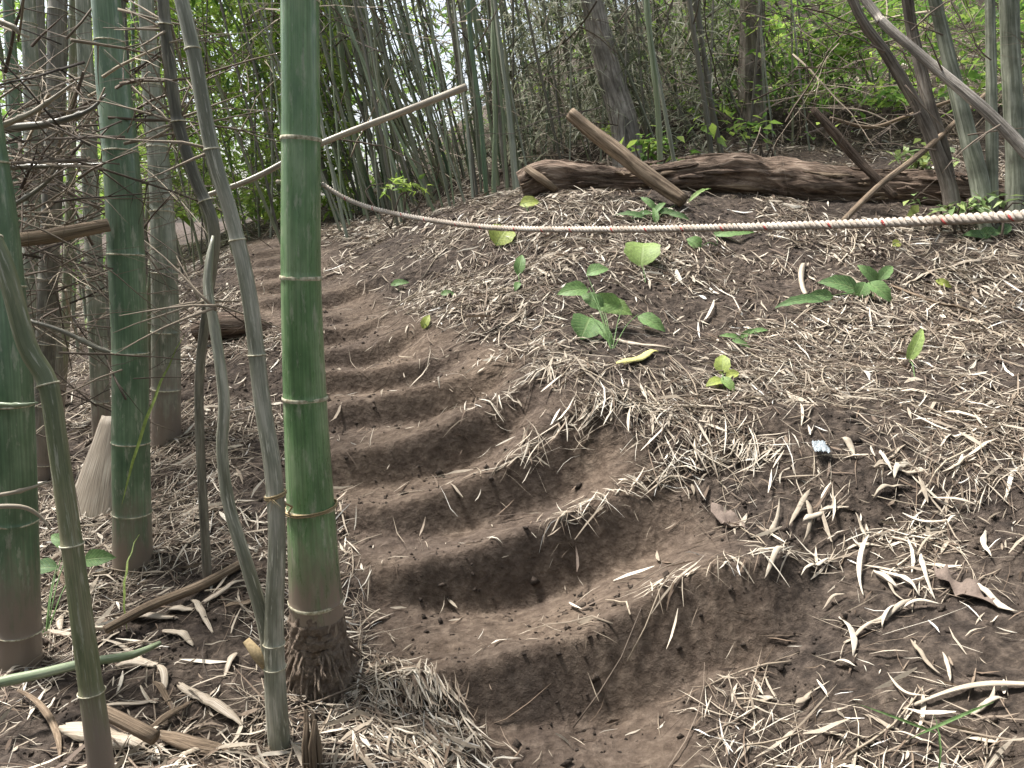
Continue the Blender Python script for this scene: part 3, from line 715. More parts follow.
pole('fallen_cane', 'brown dead cane on the litter left of the forked stem', 'cane', [(105,630,9,2.05),(150,606,10,2.15),(200,586,10,2.27),(248,560,9,2.42)], M_STICK)
pole('fallen_cane', 'short grey cane lying in the litter at the bottom left', 'cane', [(95,708,14,1.62),(125,722,14,1.6),(155,738,14,1.57)], M_STICK)

# twine round forked stem and thick culm
ip = min(range(len(bQ)), key=lambda i: abs(project(*bQ[i])[1] - 506)); iq = min(range(len(fQ)), key=lambda i: abs(project(*fQ[i])[1] - 497))
cB, rB = bQ[ip], bR[ip] * 1.05; cF, rF = fQ[iq], fR[iq] * 1.10
t = thing('twine', 'brown twine tied round the thickest green culm and the forked stem', 'twine', cB)
for nm, c, r in (('loop', cB, rB + .002), ('loop', cF, rF + .002)):
    for dz in (0, .005):
        mb = MB(); P = [c + Vector((math.cos(a) * r, math.sin(a) * r, dz + .006 * math.cos(a))) for a in np.linspace(0, 2 * math.pi, 40)]
        tube(mb, P, [.0022] * 40, 7, False, .5, lambda t, L, i: 1 + .2 * math.sin(L * 1600 + t * 2)); mb.build(nm, M_TWINE, t)
mb = MB(); dv = (cB - cF); tube(mb, [cF + Vector((rF * .3, -rF * .9, 0)), cF + dv * .5 + Vector((0, -.02, -.004)), cB + Vector((-rB * .75, -rB * .6, .002))], [.0025] * 3, 7); mb.build('cord', M_TWINE, t)
for k in range(5):
    mb = MB(); p = cF + Vector((random.uniform(-.005, .01), -rF - .004, 0)); branch_mesh(mb, p, Vector((random.uniform(-.5, .8), -.3, random.uniform(-.7, .3))), .035, .0008, 0, .7); mb.build('frayed_end', M_TWINE, t)

# rope: three strands laid round a sagging line, tied to the thick culm
RP = [(1300,196,.52),(1120,209,.66),(1024,215.5,.76),(900,222,.90),(800,225.5,1.03),(700,228,1.18),(600,229.5,1.36),(500,228,1.57),(430,220,1.73),(375,209,1.86),(345,198,1.93),(322,184,1.97)]
Q, _ = spline([at(*q) for q in RP], [1] * len(RP), .0018)
ir = min(range(len(bQ)), key=lambda i: abs(bQ[i].z - Q[-1].z)); cR = bQ[ir]; rR = bR[ir] + .006
rope = thing('rope', 'off-white twisted rope with red flecks strung across above the slope', 'rope', Q[-1])
RR0 = .0056
T_ = [(Q[min(i + 1, len(Q) - 1)] - Q[max(i - 1, 0)]).normalized() for i in range(len(Q))]
U = Vector((0, 0, 1)); L = 0; Ls = [0]
for i in range(1, len(Q)): Ls.append(Ls[-1] + (Q[i] - Q[i - 1]).length)
frames = []
for i in range(len(Q)):
    u = (U - T_[i] * U.dot(T_[i])).normalized(); frames.append((u, T_[i].cross(u)))
PITCHR = .026
def strand_pts(ph, rad, i0=0, i1=None):
    out = []; i0 = max(0, i0)
    for i in range(i0, i1 or len(Q)):
        th = 2 * math.pi * Ls[i] / PITCHR + ph; u, v = frames[i]; out.append(Q[i] + (u * math.cos(th) + v * math.sin(th)) * rad)
    return out
for s_ in range(3):
    mb = MB(); pts = strand_pts(s_ * 2.094, RR0 * .56); tube(mb, pts, [RR0 * .50] * len(pts), 8, True); mb.build('strand', M_ROPE, rope)
nxt = .15; i = 0; nfl = 0
while i < len(Q) - 12:
    if Ls[i] >= nxt:
        p3 = strand_pts(0, 1.0, i + 4, i + 5)[0] - Q[i + 4]; tc = Vector((0, 0, H + .1)) - Q[i + 4]; tc = (tc - T_[i + 4] * tc.dot(T_[i + 4])).normalized()
        if p3.dot(tc) > .88:
            pts = strand_pts(0, RR0 * .86, i + 1, i + 7); mb = MB(); nfl += 1
            tube(mb, pts, [RR0 * v for v in (.05, .22, .30, .30, .22, .05)], 8); mb.build('red_fleck', M_RED, rope); nxt = Ls[i] + PITCHR * random.uniform(2.4, 3.6)
    i += 1
print('flecks', nfl)
for k in range(60):
    i = random.randint(int(len(Q) * .15), len(Q) - 30); mb = MB(); a = random.uniform(0, 6.28); u, v = frames[i]; o_ = u * math.cos(a) + v * math.sin(a)
    p0_ = Q[i] + o_ * RR0 * .9; d0 = (o_ + T_[i] * random.uniform(-1, 1)).normalized(); L_ = random.uniform(.004, .014)
    tube(mb, [p0_, p0_ + d0 * L_ * .5, p0_ + d0 * L_ * .8 - Vector((0, 0, L_ * .3))], [.0003, .0003, .00015], 4); mb.build('stray_fibre', M_ROPE, rope)
mb = MB(); P = [cR + Vector((math.cos(a) * rR, math.sin(a) * rR, .012 * (a - 1) / 6)) for a in np.linspace(.3, 2 * math.pi * 1.0 - .9 + 0, 50)]
P = [p for p in P if p.y > cR.y - rR * .2]
tube(mb, P, [RR0] * len(P), 10); mb.build('hitch', M_ROPE, rope)

# ------------------------------------------------------------------ fallen log and dead wood
def gp_(px, Y, py, w_):
    g_ = ground_col(px, Y - .14, py); q = project(*g_); return min(py, q[1] - w_ * .30) if py < q[1] - w_ * .30 and py > q[1] - w_ * .45 else q[1] - w_ * .36
lg = [(522,168,36,5.6),(545,169,38,5.6),(590,170,32,5.6),(630,168,30,5.6),(680,166,38,5.55),(730,170,45,5.5),(770,176,42,5.5),(820,182,39,5.45),(880,186,37,5.4),(950,187,37,5.35),(1024,187,32,5.3),(1150,182,32,5.3)]
lg = [(a, gp_(a, Y, b, w_), w_, Y) for a, b, w_, Y in lg]
P, R = pxpath(lg)
for k, p in enumerate(P):
    zmin = gz(p.x, p.y - R[k] * .5) + R[k] * .55
    if k == 0: print('log dz', p.z - zmin)
Q_, RR_ = spline(P, R, .02)
logo = thing('fallen_log', 'big reddish-brown rotten log lying across the top of the slope', 'log', Q_[len(Q_) // 2] - Vector((0, 0, .15)))
mb = MB()
def logr(t, L, i): return 1 + .12 * float(vnoise(t * 1.3, L * 3, 8)) + .08 * float(vnoise(t * 4, L * 1.9, 9)) + .07 * float(vnoise(t * 9, L * 7, 10)) + .045 * float(vnoise(t * 22, L * 22, 12)) + .06 * float(vnoise(3, L * 9, 14)) - (.10 if L < .05 and math.sin(t * 5) > .1 else 0)
tube(mb, Q_, RR_, 56, True, .5, logr); mb.build('trunk', M_LOG, logo)
mb = MB(); P, R = pxpath([(526,168,7,5.46),(540,178,9,5.42),(556,190,7,5.38)]); tube(mb, P, R, 8); mb.build('splinter', M_STICK, logo)
for k in range(60):                      # loose plates of bark and rotten slivers on the near side
    i = random.randint(3, int(len(Q_) * .72)); th = random.uniform(-.7, 1.7); tdir = (Q_[i] - Q_[i - 1]).normalized()
    nrm = Vector((0, -math.cos(th), math.sin(th))); nrm = (nrm - tdir * nrm.dot(tdir)).normalized(); wd = tdir.cross(nrm)
    L = random.uniform(.08, .38); c = Q_[i] + nrm * (RR_[i] * 1.02); mb = MB(); V = []; UV = []; Fc = []; W_ = random.uniform(.015, .05); s0 = random.random() * 30
    for a in range(9):
        for b in range(4):
            t = a / 8 - .5; u = b / 3 - .5; ww = W_ * math.cos(t * 2.9) * (1 + .5 * float(vnoise(t * 6 + s0, b * 3.1, 4)))
            ii = min(max(i + int(t * L / .02), 0), len(Q_) - 1); cc = Q_[ii] + nrm * (RR_[ii] * 1.03)
            V.append(cc + wd * u * ww + nrm * (.012 * float(vnoise(t * 5 + s0, u * 3, 6)) + .01 - .02 * u * u)); UV.append((u * ww * 3 + s0, t * L))
    for a in range(8):
        for b in range(3): Fc.append((a * 4 + b, a * 4 + b + 1, (a + 1) * 4 + b + 1, (a + 1) * 4 + b))
    mb.add(V, Fc, UV); o = mb.build('bark_plate', M_LOG if k % 4 else M_STICK, logo); md = o.modifiers.new('thickness', 'SOLIDIFY'); md.thickness = .008
pole('broken_branch', 'stout broken grey-brown branch leaning over the fallen log', 'branch', [(570,113,12,5.3),(590,130,14,5.26),(620,153,16,5.2),(650,177,16,5.1),(684,201,14,4.98)], M_STICK, sides=24,
     rf=lambda t, L, i: 1 + .12 * vnoise(t * 1.5, L * 6, 21) + .06 * vnoise(t * 5, L * 3, 22))
pole('broken_branch', 'reddish jagged broken stick leaning over the log towards the right', 'branch', [(813,109,6,5.3),(830,128,9,5.25),(855,157,9,5.2),(895,197,7,5.05)], M_LOG, sides=14)
pole('dead_branch', 'grey dead branch lying up the bank at the foot of the right-hand trees', 'branch', [(842,222,6,4.2),(880,185,6,4.5),(925,150,6,4.9),(985,95,5,5.4)], M_STICK)
pole('dead_branch', 'long thin pale branch lying level behind the jagged broken stick', 'branch', [(830,118,3,5.8),(870,127,3.5,5.8),(910,115,3.5,5.7),(975,92,3,5.6)], M_STICK)

# trees at the right edge: parts trunk + branches
def tree(label, trunks, m, branches=(), group=None, cat='tree', name='tree', sides=16):
    first = trunks[0]; P, R = pxpath(first); th = thing(name, label, cat, P[-1], group)
    for k, tr in enumerate(trunks):
        P, R = pxpath(tr); d = (P[0] - P[1]).normalized(); P = [P[0] + d * 1.8] + P; R = [R[0] * .8] + R
        if k == 0: P.append(P[-1] - Vector((0, 0, .15))); R.append(R[-1] * 1.15)
        Q, RR = spline(P, R, .05); mb = MB(); s0 = random.random() * 20
        tube(mb, Q, RR, sides, True, .5, lambda t, L, i: 1 + .07 * vnoise(t * 1.4 + s0, L * 4, 3) + .03 * vnoise(t * 4, L * 9 + s0, 6)); mb.build('trunk' if k == 0 else 'limb', m, th)
    for (x, y, Y, dx, dz, L, r) in branches:
        mb = MB(); branch_mesh(mb, at(x, y, Y), Vector((dx, random.uniform(-.5, .2), dz)), L, r, 2, .5, .22); mb.build('branch', M_TWIG, th)
    return th
def gy_(px, Y, w): g_ = ground_col(px, Y, 190); q = project(*g_); return (px, q[1], w, Y)
tree('leaning brown trunk rising from the log near the right edge, dark at its foot', [[(838,-30,8,5.05),(862,20,9,5.05),(885,52,10,5.05),(905,85,11,5.05),(920,112,11,5.05),(936,150,13,5.00),(950,192,15,4.95),gy_(952,4.90,16)]], M_BARK,
     [(885,52,4.55,-.9,.3,.5,.006),(920,112,4.5,-.8,-.2,.5,.006),(905,85,4.5,.5,-.6,.45,.005),(936,150,4.5,-.6,.1,.4,.005)])
tree('brown trunk with a fork, standing upright between the crossed stems', [[(905,-20,11,5.20),(912,30,11,5.20),(922,75,12,5.15),(930,110,13,5.10),(945,160,13,5.05),gy_(952,5.00,14)],], M_BARK, [(912,30,4.8,.7,.5,.6,.006)])
tree('long pale grey stem slanting down across the right-edge trees', [[(858,-10,8,4.1),(882,22,9,4.0),(915,50,9,3.9),(945,76,10,3.8),(985,110,11,3.7),(1024,150,12,3.6),(1070,210,13,3.5),gy_(1085,3.45,16)]], M_MOT,
     [(895,38,4.0,.3,-.8,.35,.005),(945,76,3.8,-.5,.6,.3,.005),(1000,125,3.6,-.7,-.4,.4,.005)])
tree('pale green smooth stem standing between the forked trunk and the straight grey stem', [[(930,-20,12,5.05),(943,35,13,5.05),(955,85,14,5.00),(968,135,16,4.95),(980,185,18,4.90),gy_(985,4.85,19)]], M_PBARK, [(943,35,4.6,-.7,.3,.5,.005),(968,135,4.55,.8,.2,.4,.005)])
tree('straight grey-green stem second from the right edge', [[(990,-20,9,5.05),(991,60,10,5.00),(992,130,11,4.95),(992,180,11,4.90),gy_(992,4.85,12)]], M_PBARK, [(991,60,4.4,-.8,.3,.5,.004)])
tree('thick pale upright stem at the very right edge', [[(1008,-20,17,5.20),(1011,60,18,5.20),(1014,120,18,5.15),(1016,165,19,5.10),gy_(1016,5.05,21)]], M_PBARK, [])
tree('large mottled grey-brown tree trunk far behind the left half of the fallen log', [[(588,-20,22,6.9),(598,30,23,6.9),(610,75,25,6.9),(624,125,28,6.85),gy_(628,6.8,32)]], M_MOT, [])
tree('dark brown tree trunk half hidden by green leaves in the far background', [[(752,-20,24,8),(752,30,25,8),(752,80,27,8),gy_(752,8,29)]], M_BARK, [])

# ------------------------------------------------------------------ slender culms behind the path
def unit_culm(seed, m, nseg, hgt=1.0):
    """prototype 1 m tall, radius .01 at foot; scaled afterwards; mesh data shared by copies"""
    rs = random.Random(seed); mb = MB(); P = []; R = []
    bx, by = rs.uniform(-.05, .05), rs.uniform(-.05, .05)
    for i in range(nseg * 6 + 1):
        t = i / (nseg * 6); P.append(Vector((bx * t * t + .003 * math.sin(t * 19 + seed), by * t * t + .003 * math.cos(t * 23), t)))
        r = .0072 * (1 - .45 * t); 
        if i % 6 == 0: r *= 1.22
        R.append(r)
    tube(mb, P, R, 8); me_o = mb.build('bamboo_culm', m)
    st = random.getstate(); random.seed(seed); tw = []
    for k in random.sample(range(2, nseg), 4):
        i = k * 6; a = random.uniform(0, 6.28); b_ = MB(); branch_mesh(b_, Vector((0, 0, 0)), Vector((math.cos(a), math.sin(a), random.uniform(.1, .9))), random.uniform(.4, .9), .006, 0, .45, .35, 4)
        bo = b_.build('branch', M_TWIG); tw.append((P[i].copy(), bo.data)); bpy.data.objects.remove(bo)
    random.setstate(st)
    return me_o.data, me_o, tw
protos = []
for k, m in enumerate((M_GRY, M_PGRN, M_OLV, M_BRN, M_GRY, M_DKG)):
    d_, o_, tw = unit_culm(100 + k, m, 12); protos.append((d_, tw)); bpy.data.objects.remove(o_)
def place_culm(px, Y, dx_top, wpx, kind, label, group, height=4.2, name='bamboo_culm', cat='bamboo', twigs=True):
    g_ = hit(px, -Y, 2.5, 14) if Y < 0 else ground_col(px, Y, 200)
    Y = g_.y
    if g_.z > at(px, 20, Y).z: return
    top = at(px + dx_top, 0, Y + random.uniform(-.2, .4)); d = (top - g_); d.normalize()
    r = .66 * wpx / 2 * Y / F; o = bpy.data.objects.new(name, protos[kind][0]); COL.objects.link(o)
    o.location = g_ - Vector((0, 0, .04)); q = Vector((0, 0, 1)).rotation_difference(d); o.rotation_mode = 'QUATERNION'
    from mathutils import Quaternion
    o.rotation_quaternion = q @ Quaternion((0, 0, 1), random.uniform(0, 6.28)); o.scale = (r / .0072, r / .0072, height)
    o['label'] = label; o['category'] = cat
    if group: o['group'] = group
    if twigs:
        for pp, dd in protos[kind][1]:
            c = bpy.data.objects.new('branch', dd); COL.objects.link(c); c.parent = o; c.location = pp
            c.scale = (.0072 / r, .0072 / r, 1 / height)
# ones that stand out
for (px, Y, dx, wpx, k, lab) in (
    (368,-216,-36,9,1,'pale green slender culm, leftmost of the row right of the thickest culm'),
    (384,-211,-38,7.5,0,'slender green culm with dark joints, second of the row right of the thickest culm'),
    (403,-214,-42,6.5,1,'slender culm third in the row right of the thickest culm'),
    (418,-205,-70,5,2,'slender olive culm fourth in the row right of the thickest culm, leaning left'),
    (432,-206,-62,7,0,'slender grey-green culm crossing behind the middle of the long pale pole'),
    (452,-198,-92,5,2,'olive culm leaning strongly left across the gap beyond the pole'),
    (478,-196,-28,5,3,'dark thin culm just beyond the upper end of the long pale pole'),
    (488,-196,-20,7,5,'dark green culm at the left side of the tight clump near the log end'),
    (495,-195,-2,8,1,'straight light green culm in the middle of the tight clump near the log end'),
    (507,-191,-14,9,3,'dark brown culm in the tight clump near the log end'),
    (519,-190,-24,7.5,0,'grey-green culm at the right side of the tight clump, touching the log end'),
    (662,5.9,-14,9,1,'bright green culm standing behind the middle of the fallen log'),
    (678,5.9,-32,6,0,'thin green culm leaning against the bright green one behind the log'),
    (712,6.6,-20,8,3,'dark stem, left of the two heavy dark stems behind the log'),
    (722,6.9,-28,8,3,'dark stem, right of the two heavy dark stems behind the log')):
    place_culm(px, Y, dx, wpx, k, lab, None, 4.6)
rs = random.Random(5)
for k in range(125):
    px = rs.uniform(335, 545); Y = rs.uniform(6.2, 10.5)
    place_culm(px, Y, rs.gauss(-62, 24) if px < 470 else rs.gauss(-25, 18), rs.uniform(2.2, 5), rs.choice((0, 0, 1, 2, 3, 5)), 'slender bamboo culm in the thicket behind the long pale pole', 'slender culms of the thicket beyond the path', 6)
for k in range(42):
    px = rs.uniform(130, 335); Y = rs.uniform(6.5, 11)
    place_culm(px, Y, rs.gauss(-40, 28), rs.uniform(2, 5), rs.choice((0, 1, 2, 3)), 'thin culm in front of the bright leaves where the path goes out of sight', 'thin culms at the top of the path', 6)
for k in range(30):
    px = rs.uniform(-20, 140); Y = rs.uniform(5, 9)
    place_culm(px, Y, rs.gauss(0, 22), rs.uniform(3, 7), rs.choice((0, 2, 3, 5)), 'thin culm in the dim tangle behind the left-hand clump', 'thin culms behind the left clump', 6)
for k in range(95):
    px = rs.uniform(545, 900); Y = rs.uniform(6.6, 11)
    place_culm(px, Y, rs.gauss(-22, 22), rs.uniform(2, 5), rs.choice((3, 3, 3, 2, 0)), 'thin dark stem among the bushes beyond the fallen log', 'thin dark stems beyond the log', 6, 'dark_stem', 'stem')

# ------------------------------------------------------------------ tangles and foliage
mb = MB(); rs = random.Random(3)
for k in range(330):
    p = at(rs.uniform(-50, 135), rs.triangular(-20, 440, 150), rs.uniform(2.3, 3.5)); 
    a = rs.gauss(0, .55) + (math.pi if rs.random() < .5 else 0)
    branch_mesh(mb, p, Vector((math.cos(a), rs.gauss(0, .5), math.sin(a))), rs.uniform(.2, .7), rs.uniform(.002, .006), 1, rs.betavariate(1.4, 1.6), .2, 4)
o = mb.build('twig_tangle', M_TWIG); o['kind'] = 'stuff'; o['label'] = 'tangle of thin dead thorny twigs between the left-hand culms'
BR = [([(-40,140,10,2.3),(20,118,8,2.32),(50,100,7,2.34),(76,81,4,2.36)], 'pale tapering dead branch pointing up right in front of the left-hand twigs', M_PALE),
      ([(-40,134,15,2.4),(20,128,12,2.42),(60,121,10,2.44),(90,108,7,2.46),(106,96,4,2.48)], 'dark thick dead branch with a forked tip below the pale tapering one', M_BRN),
      ([(-30,168,8,2.5),(40,166,7,2.52),(90,164,6,2.54),(125,161,4,2.56)], 'straight dark dead branch running level to the dark green culm', M_BRN),
      ([(-30,215,7,2.45),(15,203,7,2.47),(50,178,5,2.49),(58,170,3,2.5)], 'short brown dead branch rising over the horizontal pole', M_BRN),
      ([(30,320,6,2.5),(60,332,7,2.5),(100,350,8,2.5),(118,352,9,2.5)], 'brown dead branch stub joined to the dark green culm at mid height', M_BRN),
      ([(-20,405,7,1.9),(20,407,7,1.9),(38,404,7,1.9)], 'short green twig stub beside the joint of the thin olive stem', M_PGRN),
      ([(-20,498,6,1.85),(20,492,6,1.9),(52,482,5,1.95)], 'pale crooked dead branch low at the left edge, upper one', M_PALE),
      ([(-20,508,7,1.75),(20,506,7,1.78),(40,515,5,1.8),(50,528,4,1.8)], 'pale crooked dead branch low at the left edge, lower hooked one', M_PALE),
      ([(0,20,7,2.3),(14,28,9,2.3),(20,34,4,2.3)], 'pale broken stub at the top left corner', M_PALE)]
for pts, lab, m in BR:
    pts = [(q[0], q[1] + random.uniform(-2, 2), q[2] * .72 * (1 - .25 * k / len(pts)), q[3]) for k, q in enumerate(pts)]; pts[-1] = (pts[-1][0], pts[-1][1], 1.5, pts[-1][3])
    pole('dead_branch', lab, 'branch', pts, m, sides=10, step=.012, rf=lambda t, L, i: 1 + .16 * float(vnoise(t * .7, L * 26, 31)) + (.4 if (L % .085) < .012 else 0))

def leaves(name, n, box, size, m, tintfn, parent=None, aspect=.22, droop=.3, keep=None, mode='px'):
    """leaf blades (folded lance shapes) spread through a volume; box = (px0,px1,py0,py1,Y0,Y1)"""
    px0, px1, py0, py1, Y0, Y1 = box
    px = RNG.uniform(px0, px1, n); py = RNG.uniform(py0, py1, n); Y = RNG.uniform(Y0, Y1, n)
    if keep is not None: 
        k = keep(px, py, Y); px, py, Y = px[k], py[k], Y[k]; n = len(px)
    cx = (px - 512) / F; cy = (384 - py) / F; t = Y / (cp + cy * sp)
    C = np.stack([cx * t, Y, H + t * (cy * cp - sp)], -1)
    gzv = zat(C[:, 0], C[:, 1]); C = C[C[:, 2] > gzv + .02]; n = len(C)
    return leafmesh(name, C, size, m, tintfn(n), parent, aspect, droop)
def leafmesh(name, C, size, m, tint, parent=None, aspect=.22, droop=.3):
    n = len(C)
    th = RNG.uniform(0, 2 * np.pi, n); dz = RNG.normal(-droop, .45, n)
    D = np.stack([np.cos(th), np.sin(th), dz], -1); D /= np.linalg.norm(D, axis=1)[:, None]
    Sd = np.cross(D, np.array([0, 0, 1.0]) + RNG.normal(0, .35, (n, 3))); Sd /= np.linalg.norm(Sd, axis=1)[:, None]
    N = np.cross(Sd, D)
    L = size * np.clip(RNG.lognormal(0, .3, n), .4, 2); W_ = L * aspect
    L = L[:, None]; W_ = W_[:, None]
    v = np.stack([C, C + D * L * .35 + Sd * W_ * .5 + N * W_ * .12, C + D * L * .4 - N * W_ * .05, C + D * L * .35 - Sd * W_ * .5 + N * W_ * .12, C + D * L - N * L * .12], 1).reshape(-1, 3)
    b = (np.arange(n) * 5)[:, None, None]; f = (b + np.array([[[0, 1, 2], [0, 2, 3], [1, 4, 2], [2, 4, 3]]])).reshape(-1, 3).astype(np.int32)
    if parent is not None: v = v - np.array(parent['_o'])
    me = bpy.data.meshes.new(name); me.vertices.add(len(v)); me.vertices.foreach_set('co', v.astype(np.float32).ravel())
    me.loops.add(f.size); me.loops.foreach_set('vertex_index', f.ravel()); me.polygons.add(len(f))
    me.polygons.foreach_set('loop_start', np.arange(0, f.size, 3, dtype=np.int32)); me.polygons.foreach_set('loop_total', np.full(len(f), 3, np.int32)); me.update()
    a = me.attributes.new('tint', 'FLOAT', 'POINT'); a.data.foreach_set('value', np.repeat(tint, 5).astype(np.float32))
    me.materials.append(m); o = bpy.data.objects.new(name, me); COL.objects.link(o)
    if parent is not None: o.parent = parent['e']
    return o
def clump(sc, thr, s): return lambda px, py, Y: fbm(px / sc, py / sc + Y * .7, 3, s) > thr
# far masses nobody could count
o = leaves('far_foliage', 34000, (90, 350, -160, 215, 8, 14), .15, M_FRESH, lambda n: RNG.beta(3.2, 1.0, n), aspect=.28, keep=clump(46, -.3, 60)); o['kind'] = 'stuff'; o['label'] = 'bright yellow-green leaves of the forest beyond the top of the path'
o = leaves('bamboo_foliage', 30000, (300, 640, -200, 190, 8, 15), .14, M_GREYLEAF, lambda n: RNG.beta(2.0, 1.3, n), aspect=.13, keep=clump(40, -.15, 64)); o['kind'] = 'stuff'; o['label'] = 'grey-green narrow bamboo leaves filling the thicket'
o = leaves('dry_bamboo_foliage', 26000, (510, 740, -160, 168, 6.6, 12.5), .16, M_GREYLEAF, lambda n: RNG.beta(1.6, .9, n), aspect=.07, keep=clump(40, -.3, 67)); o['kind'] = 'stuff'; o['label'] = 'drooping grey-brown dead bamboo leaves and twigs behind the log'
o = leaves('distant_canopy', 46000, (-500, 1500, -400, 215, 14, 26), .30, M_FRESH, lambda n: RNG.beta(2.0, 1.4, n), aspect=.34, keep=clump(60, -.42, 70)); o['kind'] = 'stuff'; o['label'] = 'distant blurred forest leaves with pale sky gaps'
o = leaves('right_foliage', 12000, (730, 1120, -200, 110, 7.5, 13), .15, M_FRESH, lambda n: RNG.beta(1.8, 1.6, n), aspect=.3, keep=clump(40, -.05, 73)); o['kind'] = 'stuff'; o['label'] = 'green leaves hanging behind the right-hand trees'
o = leaves('left_foliage', 7000, (-160, 140, -160, 330, 5.5, 11), .12, M_FRESH, lambda n: RNG.beta(1.5, 1.8, n), aspect=.16, keep=clump(40, -.0, 75)); o['kind'] = 'stuff'; o['label'] = 'dim green leaves and brush behind the left-hand clump'
# unseen leaves, added overhead to thin the sun and behind to block low sky
n = 3000; C = np.stack([RNG.uniform(-9, 9, n), RNG.uniform(-6, 7.5, n), RNG.uniform(5, 8.5, n)], -1); C = C[fbm(C[:, 0] * .7, C[:, 1] * .7, 3, 90) > -.1]
o = leafmesh('shade_leaves', C, .30, M_FRESH, RNG.beta(1.5, 1.8, len(C)), None, .35, .1); o['kind'] = 'stuff'; o['label'] = 'unseen leaves added high over the slope to shade the ground'
n = 9000; th_ = RNG.uniform(math.pi * .93, math.pi * 2.07, n); rr_ = RNG.uniform(5, 9, n); C = np.stack([np.cos(th_) * rr_, np.sin(th_) * rr_ , RNG.uniform(-.5, 7, n) ], -1)
o = leafmesh('sky_block_leaves', C, .42, M_GREYLEAF, RNG.beta(1.5, 1.8, len(C)), None, .35, .3); o['kind'] = 'stuff'; o['label'] = 'unseen leaves added on the downhill side to block low sky light'
mb = MB(); rs = random.Random(9)
for k in range(420):
    px = rs.uniform(120, 760); p = at(px, rs.uniform(-30, 185 if px > 330 else 220), rs.uniform(6.3, 10)); a = rs.uniform(0, 6.28)
    if p.z < gz(p.x, p.y) + .1: continue
    branch_mesh(mb, p, Vector((math.cos(a), rs.gauss(0, .5), math.sin(a) * .8 + .1)), rs.uniform(.4, 1.3), rs.uniform(.004, .009), 1, rs.betavariate(1.8, 1.6), .3, 3)
for k in range(120):
    p = at(rs.uniform(760, 1050), rs.uniform(-30, 150), rs.uniform(5.2, 8)); a = rs.uniform(0, 6.28)
    if p.z < gz(p.x, p.y) + .1: continue
    branch_mesh(mb, p, Vector((math.cos(a), rs.gauss(0, .5), math.sin(a) * .7)), rs.uniform(.4, 1.2), rs.uniform(.003, .008), 1, rs.betavariate(1.8, 1.8), .25, 3)
o = mb.build('far_twig_tangle', M_TWIG); o['kind'] = 'stuff'; o['label'] = 'grey tangle of thin twigs filling the thicket'

# bushes
def bush(px, py, Y, rx, rz, n, label, size=.09, m=M_FRESH, tb=(2, 1.4), ns=5, aspect=.4):
    g_ = ground_col(px, Y, py); th = thing('bush', label, 'bush', g_)
    c = at(px, py, Y); C = RNG.normal(0, .45, (n, 3)) * np.array([rx, rx * .8, rz]) + np.array(c)
    kk = fbm(C[:, 0] * 4 / rx * .4, C[:, 2] * 4 / rx * .4 + C[:, 1], 3, int(px)) > -.25; C = C[kk]; C = C[C[:, 2] > zat(C[:, 0], C[:, 1]) + .03]
    leafmesh('leaves', C, size, m, RNG.beta(*tb, len(C)), th, aspect, .1)
    for k in range(ns):
        mb = MB(); e = Vector(C[RNG.integers(len(C))]); mid = (g_ + e) / 2 + Vector((random.gauss(0, .08), 0, .1)); b0 = g_ + Vector((random.gauss(0, .05), random.gauss(0, .05), -.03))
        tube(mb, spline([b0, mid, e], [.008, .006, .002], .06)[0], spline([b0, mid, e], [.008, .006, .002], .06)[1], 5, True, .3); mb.build('stem', M_TWIG, th)
bush(785,62,9.0,.85,.42,900,'bright green bush behind the log, left of the jagged broken stick',.11)
bush(845,40,8.6,.9,.5,850,'bright green bush rising highest behind the jagged broken stick',.12)
bush(735,100,8.2,.6,.25,420,'yellow-green bush low behind the right half of the log')
bush(680,85,9.0,.6,.5,600,'pale green bush behind the bright green culm',.10)
bush(815,92,7.6,.6,.2,300,'mid green bush just behind the jagged broken stick')
bush(620,128,7.2,.18,.12,90,'small yellow-leaved shrub beside the foot of the mottled trunk',.11,M_FRESH,(6,1))
bush(655,146,6.2,.22,.10,120,'small green shrub peeping over the middle of the log',.08)
bush(770,128,6.6,.5,.10,150,'low green shrubs growing along the back of the log',.09)
bush(915,160,5.6,.25,.10,120,'dark green leafy shrub at the foot of the leaning forked trunk',.10,M_HERB)
bush(955,205,4.8,.28,.06,110,'low dark green plant at the right end of the log',.09,M_HERB,(1.5,2))
bush(1003,202,4.8,.2,.05,60,'low dark green plant under the straight grey-green stem',.09,M_HERB,(1.5,2))
bush(405,186,6.2,.22,.09,70,'small pale yellow-green plant at the feet of the slender row',.07,M_FRESH,(5,1.5))
bush(720,20,8.6,.7,.5,700,'pale green leafy bush hanging above the dark stems',.11)
bush(885,95,7.4,.5,.16,240,'green bush behind the foot of the leaning forked trunk',.10)
bush(535,30,9.0,.5,.5,300,'sparse green leafy bush high behind the tight clump',.10,M_GREYLEAF)

